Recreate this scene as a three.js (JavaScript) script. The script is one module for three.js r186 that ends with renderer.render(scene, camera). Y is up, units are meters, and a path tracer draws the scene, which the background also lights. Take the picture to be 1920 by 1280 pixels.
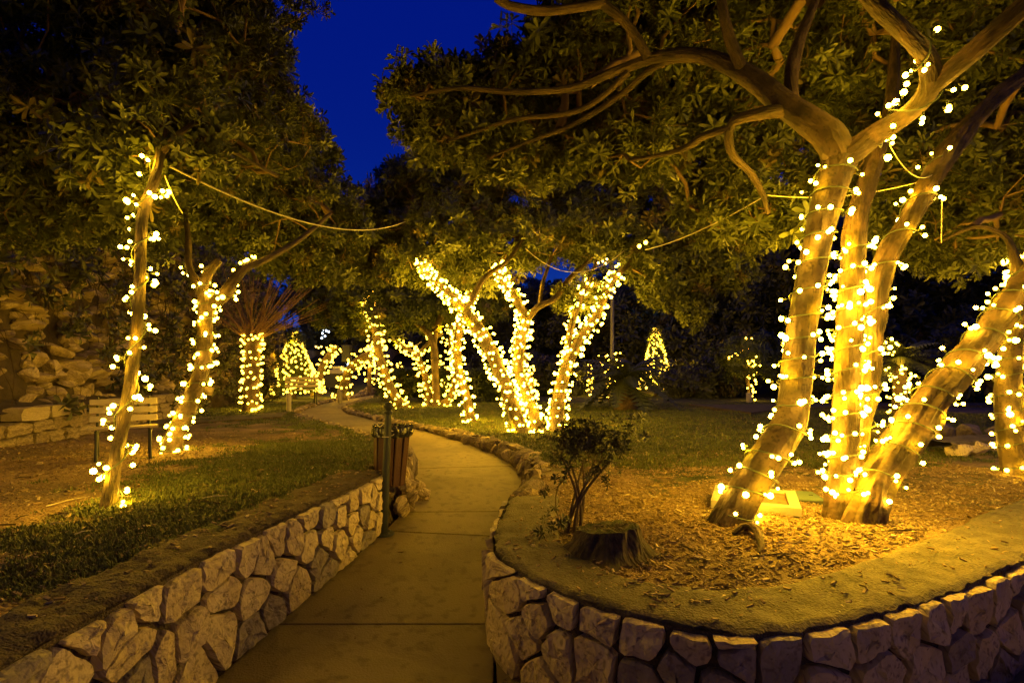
import * as THREE from 'three';
import { mergeGeometries, toCreasedNormals } from 'three/addons/utils/BufferGeometryUtils.js';
import { RoundedBoxGeometry } from 'three/addons/geometries/RoundedBoxGeometry.js';
import { createNoise3D } from 'simplex-noise';

// ---------------------------------------------------------------- camera, sky, exposure
const scene = new THREE.Scene();
const F = 1000, HORIZON = 695, EYE = 1;                       // the lawn is y = 0; lens measured in pixels of a 1920 x 1280 frame
const camera = new THREE.PerspectiveCamera(2 * Math.atan(640 / F) * 180 / Math.PI, 1.5, 0.05, 600);
camera.position.set(0, EYE, 0);
camera.lookAt(0, EYE, -10);
camera.setViewOffset(1920, 1280, 0, 640 - HORIZON, 1920, 1280);   // shift lens: uprights stay upright
const renderer = new THREE.WebGLRenderer({ antialias: true });
renderer.setSize(1024, 682);
renderer.toneMapping = THREE.LinearToneMapping;
renderer.toneMappingExposure = 1;
renderer.shadowMap.enabled = true;
{ // dusk sky: deep blue overhead, paler blue towards the horizon
  const W = 256, H = 128, data = new Float32Array(W * H * 4);
  const low = [0.012, 0.085, 0.45], high = [0.0003, 0.0075, 0.2];
  for (let j = 0; j < H; j++) for (let i = 0; i < W; i++) {
    const el = Math.max(0, ((j + 0.5) / H - 0.5) * Math.PI), t = Math.exp(-el / 0.13);
    for (let c = 0; c < 3; c++) data[(j * W + i) * 4 + c] = high[c] + (low[c] - high[c]) * t;
    data[(j * W + i) * 4 + 3] = 1;
  }
  const sky = new THREE.DataTexture(data, W, H, THREE.RGBAFormat, THREE.FloatType);
  sky.mapping = THREE.EquirectangularReflectionMapping; sky.magFilter = THREE.LinearFilter; sky.needsUpdate = true;
  scene.background = sky; scene.environment = sky;
}
const dusk = new THREE.DirectionalLight(new THREE.Color().setRGB(0.5, 0.6, 1), 0.012);   // the last of the twilight
dusk.name = 'twilight'; dusk.position.set(-6, 9, 4); dusk.castShadow = true; dusk.shadow.radius = 60;
Object.assign(dusk.shadow.camera, { left: -14, right: 14, top: 14, bottom: -14, near: 0.5, far: 60 });
scene.add(dusk, dusk.target);
const WARM = [1, 0.535, 0.004];                                 // colour of the fairy lights
const GLOW = 0.135, LAMP_SHARE = 0.35;                        // candela of one near bulb; how much of it its point lights carry

// ---------------------------------------------------------------- helpers
const V = (x, y, z) => new THREE.Vector3(x, y, z);
const rng = (s) => () => { s = (s + 0x6d2b79f5) | 0; let t = Math.imul(s ^ (s >>> 15), 1 | s); t = (t + Math.imul(t ^ (t >>> 7), 61 | t)) ^ t; return ((t ^ (t >>> 14)) >>> 0) / 4294967296; };
const N3 = createNoise3D(rng(7));
const { clamp, lerp, smoothstep } = THREE.MathUtils;
const P = (px, py, d) => V((px - 960) / F * d, EYE + (HORIZON - py) / F * d, -d);   // a point seen at a pixel, d metres away
const numbers = {};
const numbered = (n) => { const k = numbers[n] = (numbers[n] ?? -1) + 1; return k ? n + '_' + String(k).padStart(3, '0') : n; };
function tag(o, label, category, group, kind) { if (label) o.userData.label = label; if (category) o.userData.category = category; if (group) o.userData.group = group; if (kind) o.userData.kind = kind; return o; }
function thing(name, label, category, pos = V(0, 0, 0), group) { const o = new THREE.Group(); o.name = numbered(name); o.position.copy(pos); scene.add(o); return tag(o, label, category, group); }
function part(parent, name, geometry, material, kind) {
  const c = parent.userData.count ??= {}; delete parent.userData.count;      // part names may repeat; numbers keep them tidy
  const k = (partCount.get(parent) ?? new Map()); partCount.set(parent, k); const n = k.get(name) ?? 0; k.set(name, n + 1);
  const m = new THREE.Mesh(geometry, material); m.name = n ? name + '_' + String(n).padStart(3, '0') : name;
  m.castShadow = m.receiveShadow = true; if (kind) m.userData.kind = kind; parent.add(m); return m;
}
const partCount = new Map();
function structure(name, geometry, material) { const m = new THREE.Mesh(geometry, material); m.name = numbered(name); m.userData.kind = 'structure'; m.castShadow = m.receiveShadow = true; scene.add(m); return m; }
function geo(pos, idx, uv, col) {
  const g = new THREE.BufferGeometry(); g.setAttribute('position', new THREE.Float32BufferAttribute(pos, 3));
  if (uv) g.setAttribute('uv', new THREE.Float32BufferAttribute(uv, 2)); if (col) g.setAttribute('color', new THREE.Float32BufferAttribute(col, 3));
  g.setIndex(idx); g.computeVertexNormals(); return g;
}
function merged(list) { return mergeGeometries(list.map((g) => { const h = g.index ? g.toNonIndexed() : g.clone(); for (const k of Object.keys(h.attributes)) if (!['position', 'normal', 'uv'].includes(k)) h.deleteAttribute(k); return h; })); }
function instanced(parent, name, geometry, material, list, tint) {      // list of matrices -> one part of kind stuff
  const m = new THREE.InstancedMesh(geometry, material, list.length); m.name = name; m.userData.kind = 'stuff'; m.castShadow = m.receiveShadow = true;
  list.forEach((x, i) => m.setMatrixAt(i, x)); if (tint) list.forEach((x, i) => m.setColorAt(i, tint(i, x)));
  parent.add(m); return m;
}
const UPY = V(0, 1, 0), XA = V(1, 0, 0);
function pose(p, dir, roll, s) { const q = new THREE.Quaternion().setFromUnitVectors(UPY, dir).multiply(new THREE.Quaternion().setFromAxisAngle(UPY, roll)); return new THREE.Matrix4().compose(p, q, typeof s === 'number' ? V(s, s, s) : s); }
function box(w, h, d, x, y, z, r = 0.006, ry = 0, rx = 0, rz = 0) { const g = new RoundedBoxGeometry(w, h, d, 1, Math.min(r, w / 3, h / 3, d / 3)); g.rotateZ(rz); g.rotateX(rx); g.rotateY(ry); g.translate(x, y, z); return g; }
function cyl(a, b, r, r2 = r, n = 8) { const l = a.distanceTo(b), g = new THREE.CylinderGeometry(r2, r, l, n); g.translate(0, l / 2, 0); g.applyMatrix4(pose(a, b.clone().sub(a).normalize(), 0, 1)); return g; }

// textures that repeat without a seam
const hash = (x, y, s) => { let h = Math.imul(x, 374761393) ^ Math.imul(y, 668265263) ^ Math.imul(s, 974634777); h = Math.imul(h ^ (h >>> 13), 1274126177); return ((h ^ (h >>> 16)) >>> 0) / 4294967296; };
function pn(u, v, px, py, s) { const x = u * px, y = v * py, x0 = Math.floor(x), y0 = Math.floor(y); let fx = x - x0, fy = y - y0; fx = fx * fx * (3 - 2 * fx); fy = fy * fy * (3 - 2 * fy);
  const m = (a, p) => ((a % p) + p) % p, h = (i, j) => hash(m(x0 + i, px), m(y0 + j, py), s); return lerp(lerp(h(0, 0), h(1, 0), fx), lerp(h(0, 1), h(1, 1), fx), fy); }
function fbm(u, v, px, py, oct, s) { let a = 0, w = 0.5, n = 0; for (let i = 0; i < oct; i++) { a += w * pn(u, v, px << i, py << i, s + i); n += w; w *= 0.55; } return a / n; }
function texture(size, fn, metres, srgb) {
  const d = new Uint8Array(size * size * 4);
  for (let j = 0; j < size; j++) for (let i = 0; i < size; i++) { const c = fn(i / size, j / size), k = (j * size + i) * 4; if (typeof c === 'number') d[k] = d[k + 1] = d[k + 2] = clamp(c, 0, 1) * 255; else for (let q = 0; q < 3; q++) { const l = clamp(c[q], 0, 1); d[k + q] = 255 * (l <= 0.0031308 ? 12.92 * l : 1.055 * Math.pow(l, 1 / 2.4) - 0.055); } d[k + 3] = 255; }
  const t = new THREE.DataTexture(d, size, size, THREE.RGBAFormat); t.wrapS = t.wrapT = THREE.RepeatWrapping; t.magFilter = THREE.LinearFilter; t.minFilter = THREE.LinearMipmapLinearFilter; t.generateMipmaps = true;
  t.repeat.set(1 / metres, 1 / metres); if (srgb) t.colorSpace = THREE.SRGBColorSpace; t.needsUpdate = true; return t;
}
const mix3 = (a, b, t) => [lerp(a[0], b[0], t), lerp(a[1], b[1], t), lerp(a[2], b[2], t)];
const std = (o) => new THREE.MeshStandardMaterial({ side: THREE.DoubleSide, ...o });
const rgb = (r, g, b) => new THREE.Color().setRGB(r, g, b);
const ridge = (x) => 1 - Math.abs(2 * x - 1);
const barkBump = texture(512, (u, v) => 0.55 * ridge(fbm(u, v, 10, 3, 4, 11)) ** 2 + 0.45 * fbm(u, v, 24, 12, 3, 17), 0.5);
const smoothBump = texture(256, (u, v) => 0.5 * fbm(u, v, 4, 22, 3, 31) + 0.5 * fbm(u, v, 20, 20, 3, 37), 0.5);
const stoneBump = texture(512, (u, v) => 0.6 * ridge(fbm(u, v, 5, 4, 5, 41)) + 0.4 * fbm(u, v, 20, 20, 4, 47), 0.45);
const grainBump = texture(512, (u, v) => 0.35 * fbm(u, v, 12, 12, 3, 53) + 0.65 * fbm(u, v, 110, 110, 2, 59), 0.8);
const soilBump = texture(512, (u, v) => 0.5 * fbm(u, v, 24, 24, 4, 61) + 0.5 * ridge(fbm(u, v, 50, 50, 2, 67)), 0.9);
const mottle = (size, a, b, c, f, s, metres) => texture(size, (u, v) => { const m = fbm(u, v, f, f, 4, s), n = fbm(u, v, f * 9, f * 9, 2, s + 9); return mix3(mix3(a, b, smoothstep(m, 0.35, 0.65)), c, smoothstep(n, 0.55, 0.85) * 0.7); }, metres, true);
const M = {
  bark: std({ map: mottle(256, [0.045, 0.029, 0.017], [0.12, 0.074, 0.04], [0.07, 0.05, 0.035], 5, 71, 0.6), bumpMap: barkBump, bumpScale: 0.02, roughness: 0.92 }),
  smoothBark: std({ map: mottle(256, [0.038, 0.025, 0.014], [0.095, 0.062, 0.034], [0.022, 0.015, 0.01], 4, 75, 0.6), bumpMap: barkBump, bumpScale: 0.016, roughness: 0.8 }),
  darkBark: std({ map: mottle(256, [0.09, 0.06, 0.04], [0.14, 0.095, 0.06], [0.05, 0.035, 0.025], 5, 79, 0.6), bumpMap: barkBump, bumpScale: 0.012, roughness: 0.95 }),
  twig: std({ color: rgb(0.19, 0.12, 0.065), roughness: 0.9 }),
  stone: [[[0.56, 0.46, 0.26], [0.46, 0.37, 0.2]], [[0.6, 0.5, 0.29], [0.5, 0.4, 0.21]], [[0.5, 0.41, 0.23], [0.57, 0.47, 0.27]]].map((p, i) =>
    std({ map: mottle(256, p[0], p[1], [0.17, 0.13, 0.085], 4, 83 + i * 5, 0.55), bumpMap: stoneBump, bumpScale: 0.022, roughness: 0.9 })),
  greyStone: std({ map: mottle(256, [0.36, 0.31, 0.23], [0.27, 0.23, 0.17], [0.15, 0.12, 0.08], 4, 101, 0.55), bumpMap: stoneBump, bumpScale: 0.022, roughness: 0.9 }),
  ruin: [0, 1].map((i) => std({ map: mottle(256, i ? [0.5, 0.4, 0.23] : [0.42, 0.33, 0.19], [0.29, 0.22, 0.13], [0.13, 0.1, 0.06], 5, 107 + i * 7, 0.5), bumpMap: stoneBump, bumpScale: 0.03, roughness: 0.95 })),
  mortar: std({ map: mottle(256, [0.06, 0.046, 0.026], [0.09, 0.068, 0.04], [0.035, 0.027, 0.017], 6, 121, 0.6), bumpMap: grainBump, bumpScale: 0.012, roughness: 0.97 }),
  cap: std({ map: mottle(512, [0.085, 0.07, 0.042], [0.125, 0.102, 0.06], [0.045, 0.037, 0.022], 7, 127, 0.8), bumpMap: grainBump, bumpScale: 0.011, roughness: 0.95 }),
  dirtCap: std({ map: mottle(512, [0.06, 0.043, 0.027], [0.085, 0.062, 0.038], [0.035, 0.026, 0.017], 7, 131, 0.8), bumpMap: grainBump, bumpScale: 0.012, roughness: 0.97 }),
  concrete: std({ map: mottle(512, [0.16, 0.122, 0.056], [0.205, 0.158, 0.074], [0.1, 0.077, 0.04], 4, 137, 1.9), bumpMap: grainBump, bumpScale: 0.004, roughness: 0.85 }),
  stump: std({ map: mottle(256, [0.032, 0.023, 0.015], [0.06, 0.042, 0.026], [0.026, 0.03, 0.012], 6, 181, 0.3), bumpMap: barkBump, bumpScale: 0.02, roughness: 0.97 }),
  rock: std({ map: mottle(256, [0.13, 0.1, 0.07], [0.21, 0.165, 0.115], [0.06, 0.05, 0.036], 5, 141, 0.4), bumpMap: stoneBump, bumpScale: 0.025, roughness: 0.96 }),
  ground: std({ vertexColors: true, map: mottle(512, [0.75, 0.72, 0.7], [1, 1, 1], [0.42, 0.4, 0.38], 8, 149, 1.3), bumpMap: soilBump, bumpScale: 0.035, roughness: 1 }),
  iron: std({ color: rgb(0.035, 0.04, 0.035), roughness: 0.45, metalness: 0.3, bumpMap: grainBump, bumpScale: 0.0015 }),
  steel: std({ color: rgb(0.3, 0.3, 0.3), roughness: 0.35, metalness: 0.9 }),
  wood: std({ map: mottle(256, [0.055, 0.021, 0.012], [0.08, 0.03, 0.017], [0.035, 0.015, 0.01], 4, 157, 0.4), roughness: 0.5, bumpMap: smoothBump, bumpScale: 0.003 }),
  bench: std({ map: mottle(256, [0.5, 0.43, 0.3], [0.42, 0.35, 0.24], [0.25, 0.2, 0.14], 4, 161, 0.4), roughness: 0.7, bumpMap: smoothBump, bumpScale: 0.003 }),
  bag: std({ color: rgb(0.02, 0.02, 0.02), roughness: 0.25 }),
  black: std({ color: rgb(0.02, 0.02, 0.022), roughness: 0.7 }),
  cable: std({ color: rgb(0.05, 0.06, 0.03), roughness: 0.6 }),
  wire: std({ color: rgb(0.45, 0.4, 0.27), roughness: 0.6 }),
  white: std({ color: rgb(0.38, 0.34, 0.25), roughness: 0.6, bumpMap: grainBump, bumpScale: 0.002 }),
  green: std({ color: rgb(0.1, 0.14, 0.08), roughness: 0.7, bumpMap: grainBump, bumpScale: 0.003 }),
  rust: std({ map: mottle(256, [0.3, 0.13, 0.05], [0.2, 0.08, 0.035], [0.1, 0.05, 0.03], 5, 167, 0.4), roughness: 0.9, bumpMap: grainBump, bumpScale: 0.003 }),
  leaf: std({ color: 0xffffff, roughness: 0.48 }),
  grass: std({ color: 0xffffff, roughness: 0.65 }),
  litter: std({ color: 0xffffff, roughness: 0.85, side: THREE.DoubleSide }),
};

// ---------------------------------------------------------------- lie of the land
const pathLevel = (d) => d < 2.3 ? -0.545 : d < 6 ? -0.78 + 0.1017 * d : d < 9.5 ? lerp(-0.17, -0.075, (d - 6) / 3.5) : -0.075;   // the path climbs away from the camera
function catmull(pts, n) { // open curve through points of any width
  const out = []; for (let i = 0; i < pts.length - 1; i++) { const a = pts[Math.max(0, i - 1)], b = pts[i], c = pts[i + 1], e = pts[Math.min(pts.length - 1, i + 2)];
    for (let k = 0; k < n; k++) { const t = k / n; out.push(b.map((_, j) => 0.5 * (2 * b[j] + (c[j] - a[j]) * t + (2 * a[j] - 5 * b[j] + 4 * c[j] - e[j]) * t * t + (3 * b[j] - a[j] - 3 * c[j] + e[j]) * t * t * t))); } }
  out.push(pts.at(-1)); return out;
}
// path stations: left x, left d, right x, right d (plan view, d = metres ahead of the camera)
const stations = [[-1.68, 0.3, -0.085, 0.3], [-1.56, 1.6, -0.085, 1.7], [-1.47, 2.5, -0.09, 2.6], [-1.36, 3.08, -0.1, 3.08], [-1.2, 3.8, -0.08, 3.75], [-1.06, 4.42, -0.03, 4.3], [-1.0, 4.95, 0.08, 5.0], [-1.05, 5.6, 0.14, 5.75], [-1.25, 6.6, -0.07, 6.75], [-1.8, 7.9, -0.7, 8.15], [-2.7, 9.3, -1.95, 10.1], [-3.7, 10.6, -3.1, 11.8], [-4.85, 12.2, -4.1, 13.4], [-5.6, 14.2, -4.75, 15.2], [-6.1, 17, -5.2, 17.8], [-6.3, 20, -5.4, 21], [-6.2, 24, -5.2, 25]];
const ribbon = catmull(stations, 8);
const leftEdge = ribbon.map((r) => [r[0], r[1]]), rightEdge = ribbon.map((r) => [r[2], r[3]]);
// outer and inner edge of the curved wall's cap
const wallOuter = catmull([[-0.02, 4.22], [-0.085, 3.6], [-0.11, 3.08], [-0.04, 2.8], [0.24, 2.4], [0.61, 2.12], [1.0, 2.04], [1.6, 2.23], [2.15, 2.5], [2.66, 2.78], [3.4, 3.25], [4.4, 3.9]], 12);
const wallInner = catmull([[0.37, 4.25], [0.31, 3.6], [0.285, 3.25], [0.31, 3.03], [0.54, 2.6], [0.78, 2.47], [0.98, 2.42], [1.5, 2.6], [2.0, 2.88], [2.5, 3.18], [3.2, 3.66], [4.2, 4.3]], 12);
const frontPlot = [[-0.08, -0.3], [-0.09, 2.6], ...wallOuter.slice(24), [4.6, 3.9], [4.6, -0.3]];
const pathPlot = [...leftEdge, ...rightEdge.slice().reverse()];
const sideL = catmull([[-4.9, 11.3], [-5.6, 10.4], [-6.4, 9.6], [-7.4, 9.2]], 6), sideR = catmull([[-5.3, 12.6], [-6.2, 11.5], [-7.0, 10.6], [-7.8, 10.2]], 6);
const sidePlot = [...sideL, ...sideR.slice().reverse()];
const rearL = catmull([[3.9, 10.6], [5, 11.6], [7, 12.6], [11, 13.2], [15, 13.4]], 6), rearR = catmull([[4.9, 14.8], [6.2, 14.6], [8, 14.9], [11, 15.2], [15, 15.4]], 6);
const rearPlot = [...rearL.map(([x, d]) => [x + 1.4, d + 1.2]), ...rearR.slice().reverse()];
function sdPoly(poly, x, d) { // signed distance, negative inside
  let best = 1e9, inside = false; for (let i = 0, j = poly.length - 1; i < poly.length; j = i++) { const [ax, ay] = poly[j], [bx, by] = poly[i], ex = bx - ax, ey = by - ay, t = clamp(((x - ax) * ex + (d - ay) * ey) / (ex * ex + ey * ey + 1e-12), 0, 1), qx = ax + ex * t - x, qy = ay + ey * t - d;
    best = Math.min(best, qx * qx + qy * qy); if ((by > d) !== (ay > d) && x < (ax - bx) * (d - by) / (ay - by) + bx) inside = !inside; } return (inside ? -1 : 1) * Math.sqrt(best); }
const nearPath = (x, d) => x > -8.5 && x < 5 && d < 26 ? Math.min(sdPoly(pathPlot, x, d), d < 5 ? sdPoly(frontPlot, x, d) : 9) : 9;
function lawn(x, d) {
  let h = lerp(0.075, 0.15, clamp((d - 1.3) / 3.1, 0, 1)) * (1 - smoothstep(d, 4.6, 8.5)) * (1 - smoothstep(x, -1.0, -0.4));
  h += 0.022 * N3(x * 0.9, d * 0.9, 3) + 0.009 * N3(x * 3.3, d * 3.3, 5) - 0.02 * (x > 0 && d < 5 ? 1 : 0);
  const dx = x - 1.75, dd = d - 3.55; h += 0.06 * Math.exp(-(dx * dx + dd * dd * 1.5) / 0.7);
  h += 0.05 * smoothstep(d, 5.5, 7) * (1 - smoothstep(d, 12, 14)) * (x > -1 ? 1 : 0) * 0.5;
  const far = smoothstep(d, 21, 36), rise = 3.0 + 3.2 * smoothstep(x, 4, 16) + 1.2 * N3(x * 0.11, d * 0.11, 9);
  return h + far * Math.max(rise, 1.5) + 3 * smoothstep(d, 60, 160);
}
function groundAt(x, d) { const s = nearPath(x, d), h = lawn(x, d); return s < 0.2 ? lerp(pathLevel(d) - 0.07, h, smoothstep(s, 0.02, 0.17)) : h; }
const ON = (px, py) => { let d = 5; for (let i = 0; i < 30; i++) { const x = (px - 960) / F * d; d = lerp(d, clamp((EYE - lawn(x, d)) / Math.max(0.02, (py - HORIZON) / F), 1, 60), 0.6); } return [(px - 960) / F * d, d]; };
// how green the lawn is, where it is worn to earth
const greenSpots = [[620, 840, 1.1, 1.2], [530, 880, 0.8, 0.8], [350, 950, 0.7, 0.6], [140, 1040, 0.6, 0.5], [430, 900, .7, .65], [470, 775, 2.2, 1.3], [720, 790, 1.3, 1.2], [600, 760, 2, 1.1], [1250, 790, 3.2, 1.1], [1150, 830, 1.6, 0.9], [860, 775, 2.5, 1.1], [1330, 830, 1.5, .7], [1700, 790, 3, 1], [1850, 800, 3, .9], [1050, 770, 3, 1]].map(([px, py, r, w]) => [...ON(px, py), r, w]);
function green(x, d) { let g = -0.12; for (const [gx, gd, r, w] of greenSpots) { const q = ((x - gx) ** 2 + ((d - gd) * 0.8) ** 2) / (r * r); if (q < 9) g += w * Math.exp(-q); } if (d > 13) g = Math.max(g, 0.75 * smoothstep(d, 13, 16)); return clamp(g + 0.34 * N3(x * 1.7, d * 1.7, 21) + 0.26 * N3(x * 5, d * 5, 22), 0, 1); }
{ // one sheet of ground, fine near the camera, coarse towards the horizon
  const xs = [], ds = []; for (let x = -300; x < -13; x += Math.max(0.8, -x * 0.12)) xs.push(x); for (let x = -13; x < 11; x += x > -3.2 && x < 5 ? 0.075 : 0.16) xs.push(x); for (let x = 11; x < 300; x += Math.max(0.8, x * 0.12)) xs.push(x);
  for (let d = -60; d < -1; d += Math.max(0.8, -d * 0.2)) ds.push(d); for (let d = -1; d < 32; d += d < 7.5 ? 0.075 : d < 15 ? 0.13 : 0.35) ds.push(d); for (let d = 32; d < 420; d += d * 0.09) ds.push(d);
  const pos = [], uv = [], col = [], idx = [], earth = [0.3, 0.2, 0.09], earth2 = [0.17, 0.115, 0.06], turf = [0.05, 0.06, 0.016], bed = [0.085, 0.06, 0.036];
  for (const d of ds) for (const x of xs) { pos.push(x, groundAt(x, d), -d); uv.push(x, d); const g = smoothstep(green(x, d), 0.2, 0.6); let c = mix3(mix3(earth, earth2, smoothstep(N3(x * 0.7, d * 0.7, 33), -0.3, 0.5)), turf, g); if (nearPath(x, d) < 0.1) c = bed; if (d > 22) c = mix3(c, [0.028, 0.026, 0.012], smoothstep(d, 22, 26)); col.push(...c); }
  const w = xs.length; for (let j = 0; j < ds.length - 1; j++) for (let i = 0; i < w - 1; i++) { const a = j * w + i; idx.push(a, a + 1, a + w, a + 1, a + w + 1, a + w); }
  structure('ground', geo(pos, idx, uv, col), M.ground);
}
// ---------------------------------------------------------------- paths of cast slabs
function slab(poly, level, thick = 0.07) { // a bevelled slab lying on the sloping path
  const s = new THREE.Shape(poly.map(([x, d]) => new THREE.Vector2(x, d)));
  const g = new THREE.ExtrudeGeometry(s, { depth: thick, bevelEnabled: true, bevelSize: 0.004, bevelThickness: 0.005, bevelOffset: -0.006, bevelSegments: 1 });
  const a = g.attributes.position, u = g.attributes.uv; for (let i = 0; i < a.count; i++) { const x = a.getX(i), d = a.getY(i), h = a.getZ(i); a.setXYZ(i, x, level(d) - thick + h, -d); u.setXY(i, x + h, d); } g.computeVertexNormals(); return g;
}
const path = new THREE.Group(); path.name = 'path'; path.userData.kind = 'structure'; scene.add(path);
{
  const joints = [0, 24, 40, 46.5, 62, 84, 106, 128].map((k) => k);
  const at = (f) => { const i = Math.min(Math.floor(f), ribbon.length - 2), t = f - i; return ribbon[i].map((v, j) => lerp(v, ribbon[i + 1][j], t)); };
  for (let j = 0; j < joints.length - 1; j++) { const L = [], R = [], a = joints[j] + 0.035, b = joints[j + 1] - 0.035; for (let f = a; ; f = Math.min(b, Math.floor(f + 1.0001))) { const s = at(f); L.push([s[0], s[1]]); R.push([s[2], s[3]]); if (f >= b) break; }
    part(path, 'slab', slab([...R, ...L.reverse()], pathLevel), M.concrete); }
  part(path, 'slab', slab([[-0.07, 0.3], [-0.074, 2.6], ...wallOuter.slice(26).map(([x, d]) => [x + 0.012, d - 0.012]), [4.5, 3.7], [4.5, 0.3]], pathLevel), M.concrete);
}
const flat = (h) => (d) => h;
{ const m = structure('side_path', slab(sidePlot, (d) => 0.03), M.dirtCap); m.position.y = 0; const r = structure('rear_path', slab(rearPlot, (d) => 0.075), M.dirtCap); }

// ---------------------------------------------------------------- stone walls
function clipHalf(poly, nx, ny, c) { const out = []; for (let i = 0; i < poly.length; i++) { const a = poly[i], b = poly[(i + 1) % poly.length], da = nx * a[0] + ny * a[1] - c, db = nx * b[0] + ny * b[1] - c; if (da <= 0) out.push(a); if ((da < 0) !== (db < 0)) { const t = da / (da - db); out.push([lerp(a[0], b[0], t), lerp(a[1], b[1], t)]); } } return out; }
function cells(seeds, bound) { // Voronoi cells of the stones' middles
  return seeds.map((s, i) => { let p = bound(s); for (let j = 0; j < seeds.length && p.length; j++) if (j !== i) { const q = seeds[j], nx = q[0] - s[0], ny = q[1] - s[1]; if (nx * nx + ny * ny < 2.5) p = clipHalf(p, nx, ny, (q[0] * q[0] + q[1] * q[1] - s[0] * s[0] - s[1] * s[1]) / 2); } return p; });
}
function stoneGeometry(poly, W, out, r, gap) { // poly in wall metres (s, h); W(s, h, n) -> world; a rough-hewn, bulging block
  let cx = 0, cy = 0, A = 0; for (let i = 0; i < poly.length; i++) { const [a, b] = poly[i], [c, e] = poly[(i + 1) % poly.length], k = a * e - c * b; A += k; cx += (a + c) * k; cy += (b + e) * k; } if (Math.abs(A) < 0.002) return null; cx /= 3 * A; cy /= 3 * A;
  const per = poly.map((p, i) => Math.hypot(p[0] - poly[(i + 1) % poly.length][0], p[1] - poly[(i + 1) % poly.length][1])).reduce((a, b) => a + b), n = 18, ring = []; 
  for (let k = 0, i = 0, acc = 0; k < n; k++) { const want = per * k / n; for (;;) { const a = poly[i], b = poly[(i + 1) % poly.length], l = Math.hypot(a[0] - b[0], a[1] - b[1]); if (acc + l >= want || i === poly.length - 1) { const t = (want - acc) / (l || 1); ring.push([lerp(a[0], b[0], t), lerp(a[1], b[1], t)]); break; } acc += l; i++; } }
  const size = Math.sqrt(Math.abs(A) / 2), seed = r() * 50, sm = ring.map((p, i) => { const a = ring[(i + n - 1) % n], b = ring[(i + 1) % n]; return [p[0] * 0.72 + (a[0] + b[0]) * 0.14, p[1] * 0.72 + (a[1] + b[1]) * 0.14]; });
  const pos = [], uv = [], idx = [], tiltS = (r() - 0.5) * 0.16, tiltH = (r() - 0.5) * 0.16, levels = [[0, -0.03], [0.001, 0.72], [size * 0.03, 0.97], [size * 0.22, 1.0], [size * 0.5, 1.02]];
  levels.forEach(([inn, up], L) => sm.forEach((p, i) => { const dx = p[0] - cx, dy = p[1] - cy, l = Math.hypot(dx, dy) || 1, k = Math.max(0.08, (l - gap - inn * (0.75 + 0.5 * hash(i, L, seed * 99 | 0))) / l), jit = (N3(p[0] * 13, p[1] * 13, seed + L * 0.3)) * (L < 2 ? 0.05 : 0.05);
    const s = cx + dx * (k + jit), h = cy + dy * (k + jit), o = out * up + (L > 1 ? 0.014 * Math.abs(N3(s * 7, h * 7, seed)) + 0.008 * N3(s * 17, h * 17, seed) + tiltS * dx + tiltH * dy : 0); const w = W(s, h, o); pos.push(w.x, w.y, w.z); uv.push(s + seed, h + o); }));
  const w = W(cx, cy, out + 0.012 * N3(cx * 9, cy * 9, seed)); pos.push(w.x, w.y, w.z); uv.push(cx + seed, cy);
  const sign = A > 0 ? 1 : -1, q = (a, b, c) => sign > 0 ? idx.push(a, b, c) : idx.push(a, c, b);
  for (let L = 0; L < levels.length - 1; L++) for (let i = 0; i < n; i++) { const j = (i + 1) % n, a = L * n + i, b = L * n + j; q(a, b, b + n); q(a, b + n, a + n); }
  const c = levels.length * n, b0 = (levels.length - 1) * n; for (let i = 0; i < n; i++) q(b0 + i, b0 + (i + 1) % n, c);
  return toCreasedNormals(geo(pos, idx, uv), 0.42);
}
function plan(curve) { // plan curve -> arc length lookup: at(s) gives x, d and the outward normal
  const len = [0]; for (let i = 1; i < curve.length; i++) len.push(len[i - 1] + Math.hypot(curve[i][0] - curve[i - 1][0], curve[i][1] - curve[i - 1][1]));
  const at = (s) => { let i = 0; const q = clamp(s, 0, len.at(-1)); while (i < len.length - 2 && len[i + 1] < q) i++; const a = curve[i], b = curve[i + 1], t = (s - len[i]) / (len[i + 1] - len[i]), L = len[i + 1] - len[i]; return [lerp(a[0], b[0], t), lerp(a[1], b[1], t), (b[1] - a[1]) / L, -(b[0] - a[0]) / L]; };
  const seen = (px) => { let best = 0, e = 1e9; for (let s = 0; s < len.at(-1); s += 0.01) { const [x, d] = at(s), k = Math.abs(960 + x / d * F - px); if (d > 0.5 && k < e) { e = k; best = s; } } return best; };
  return { at, length: len.at(-1), seen };
}
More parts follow.
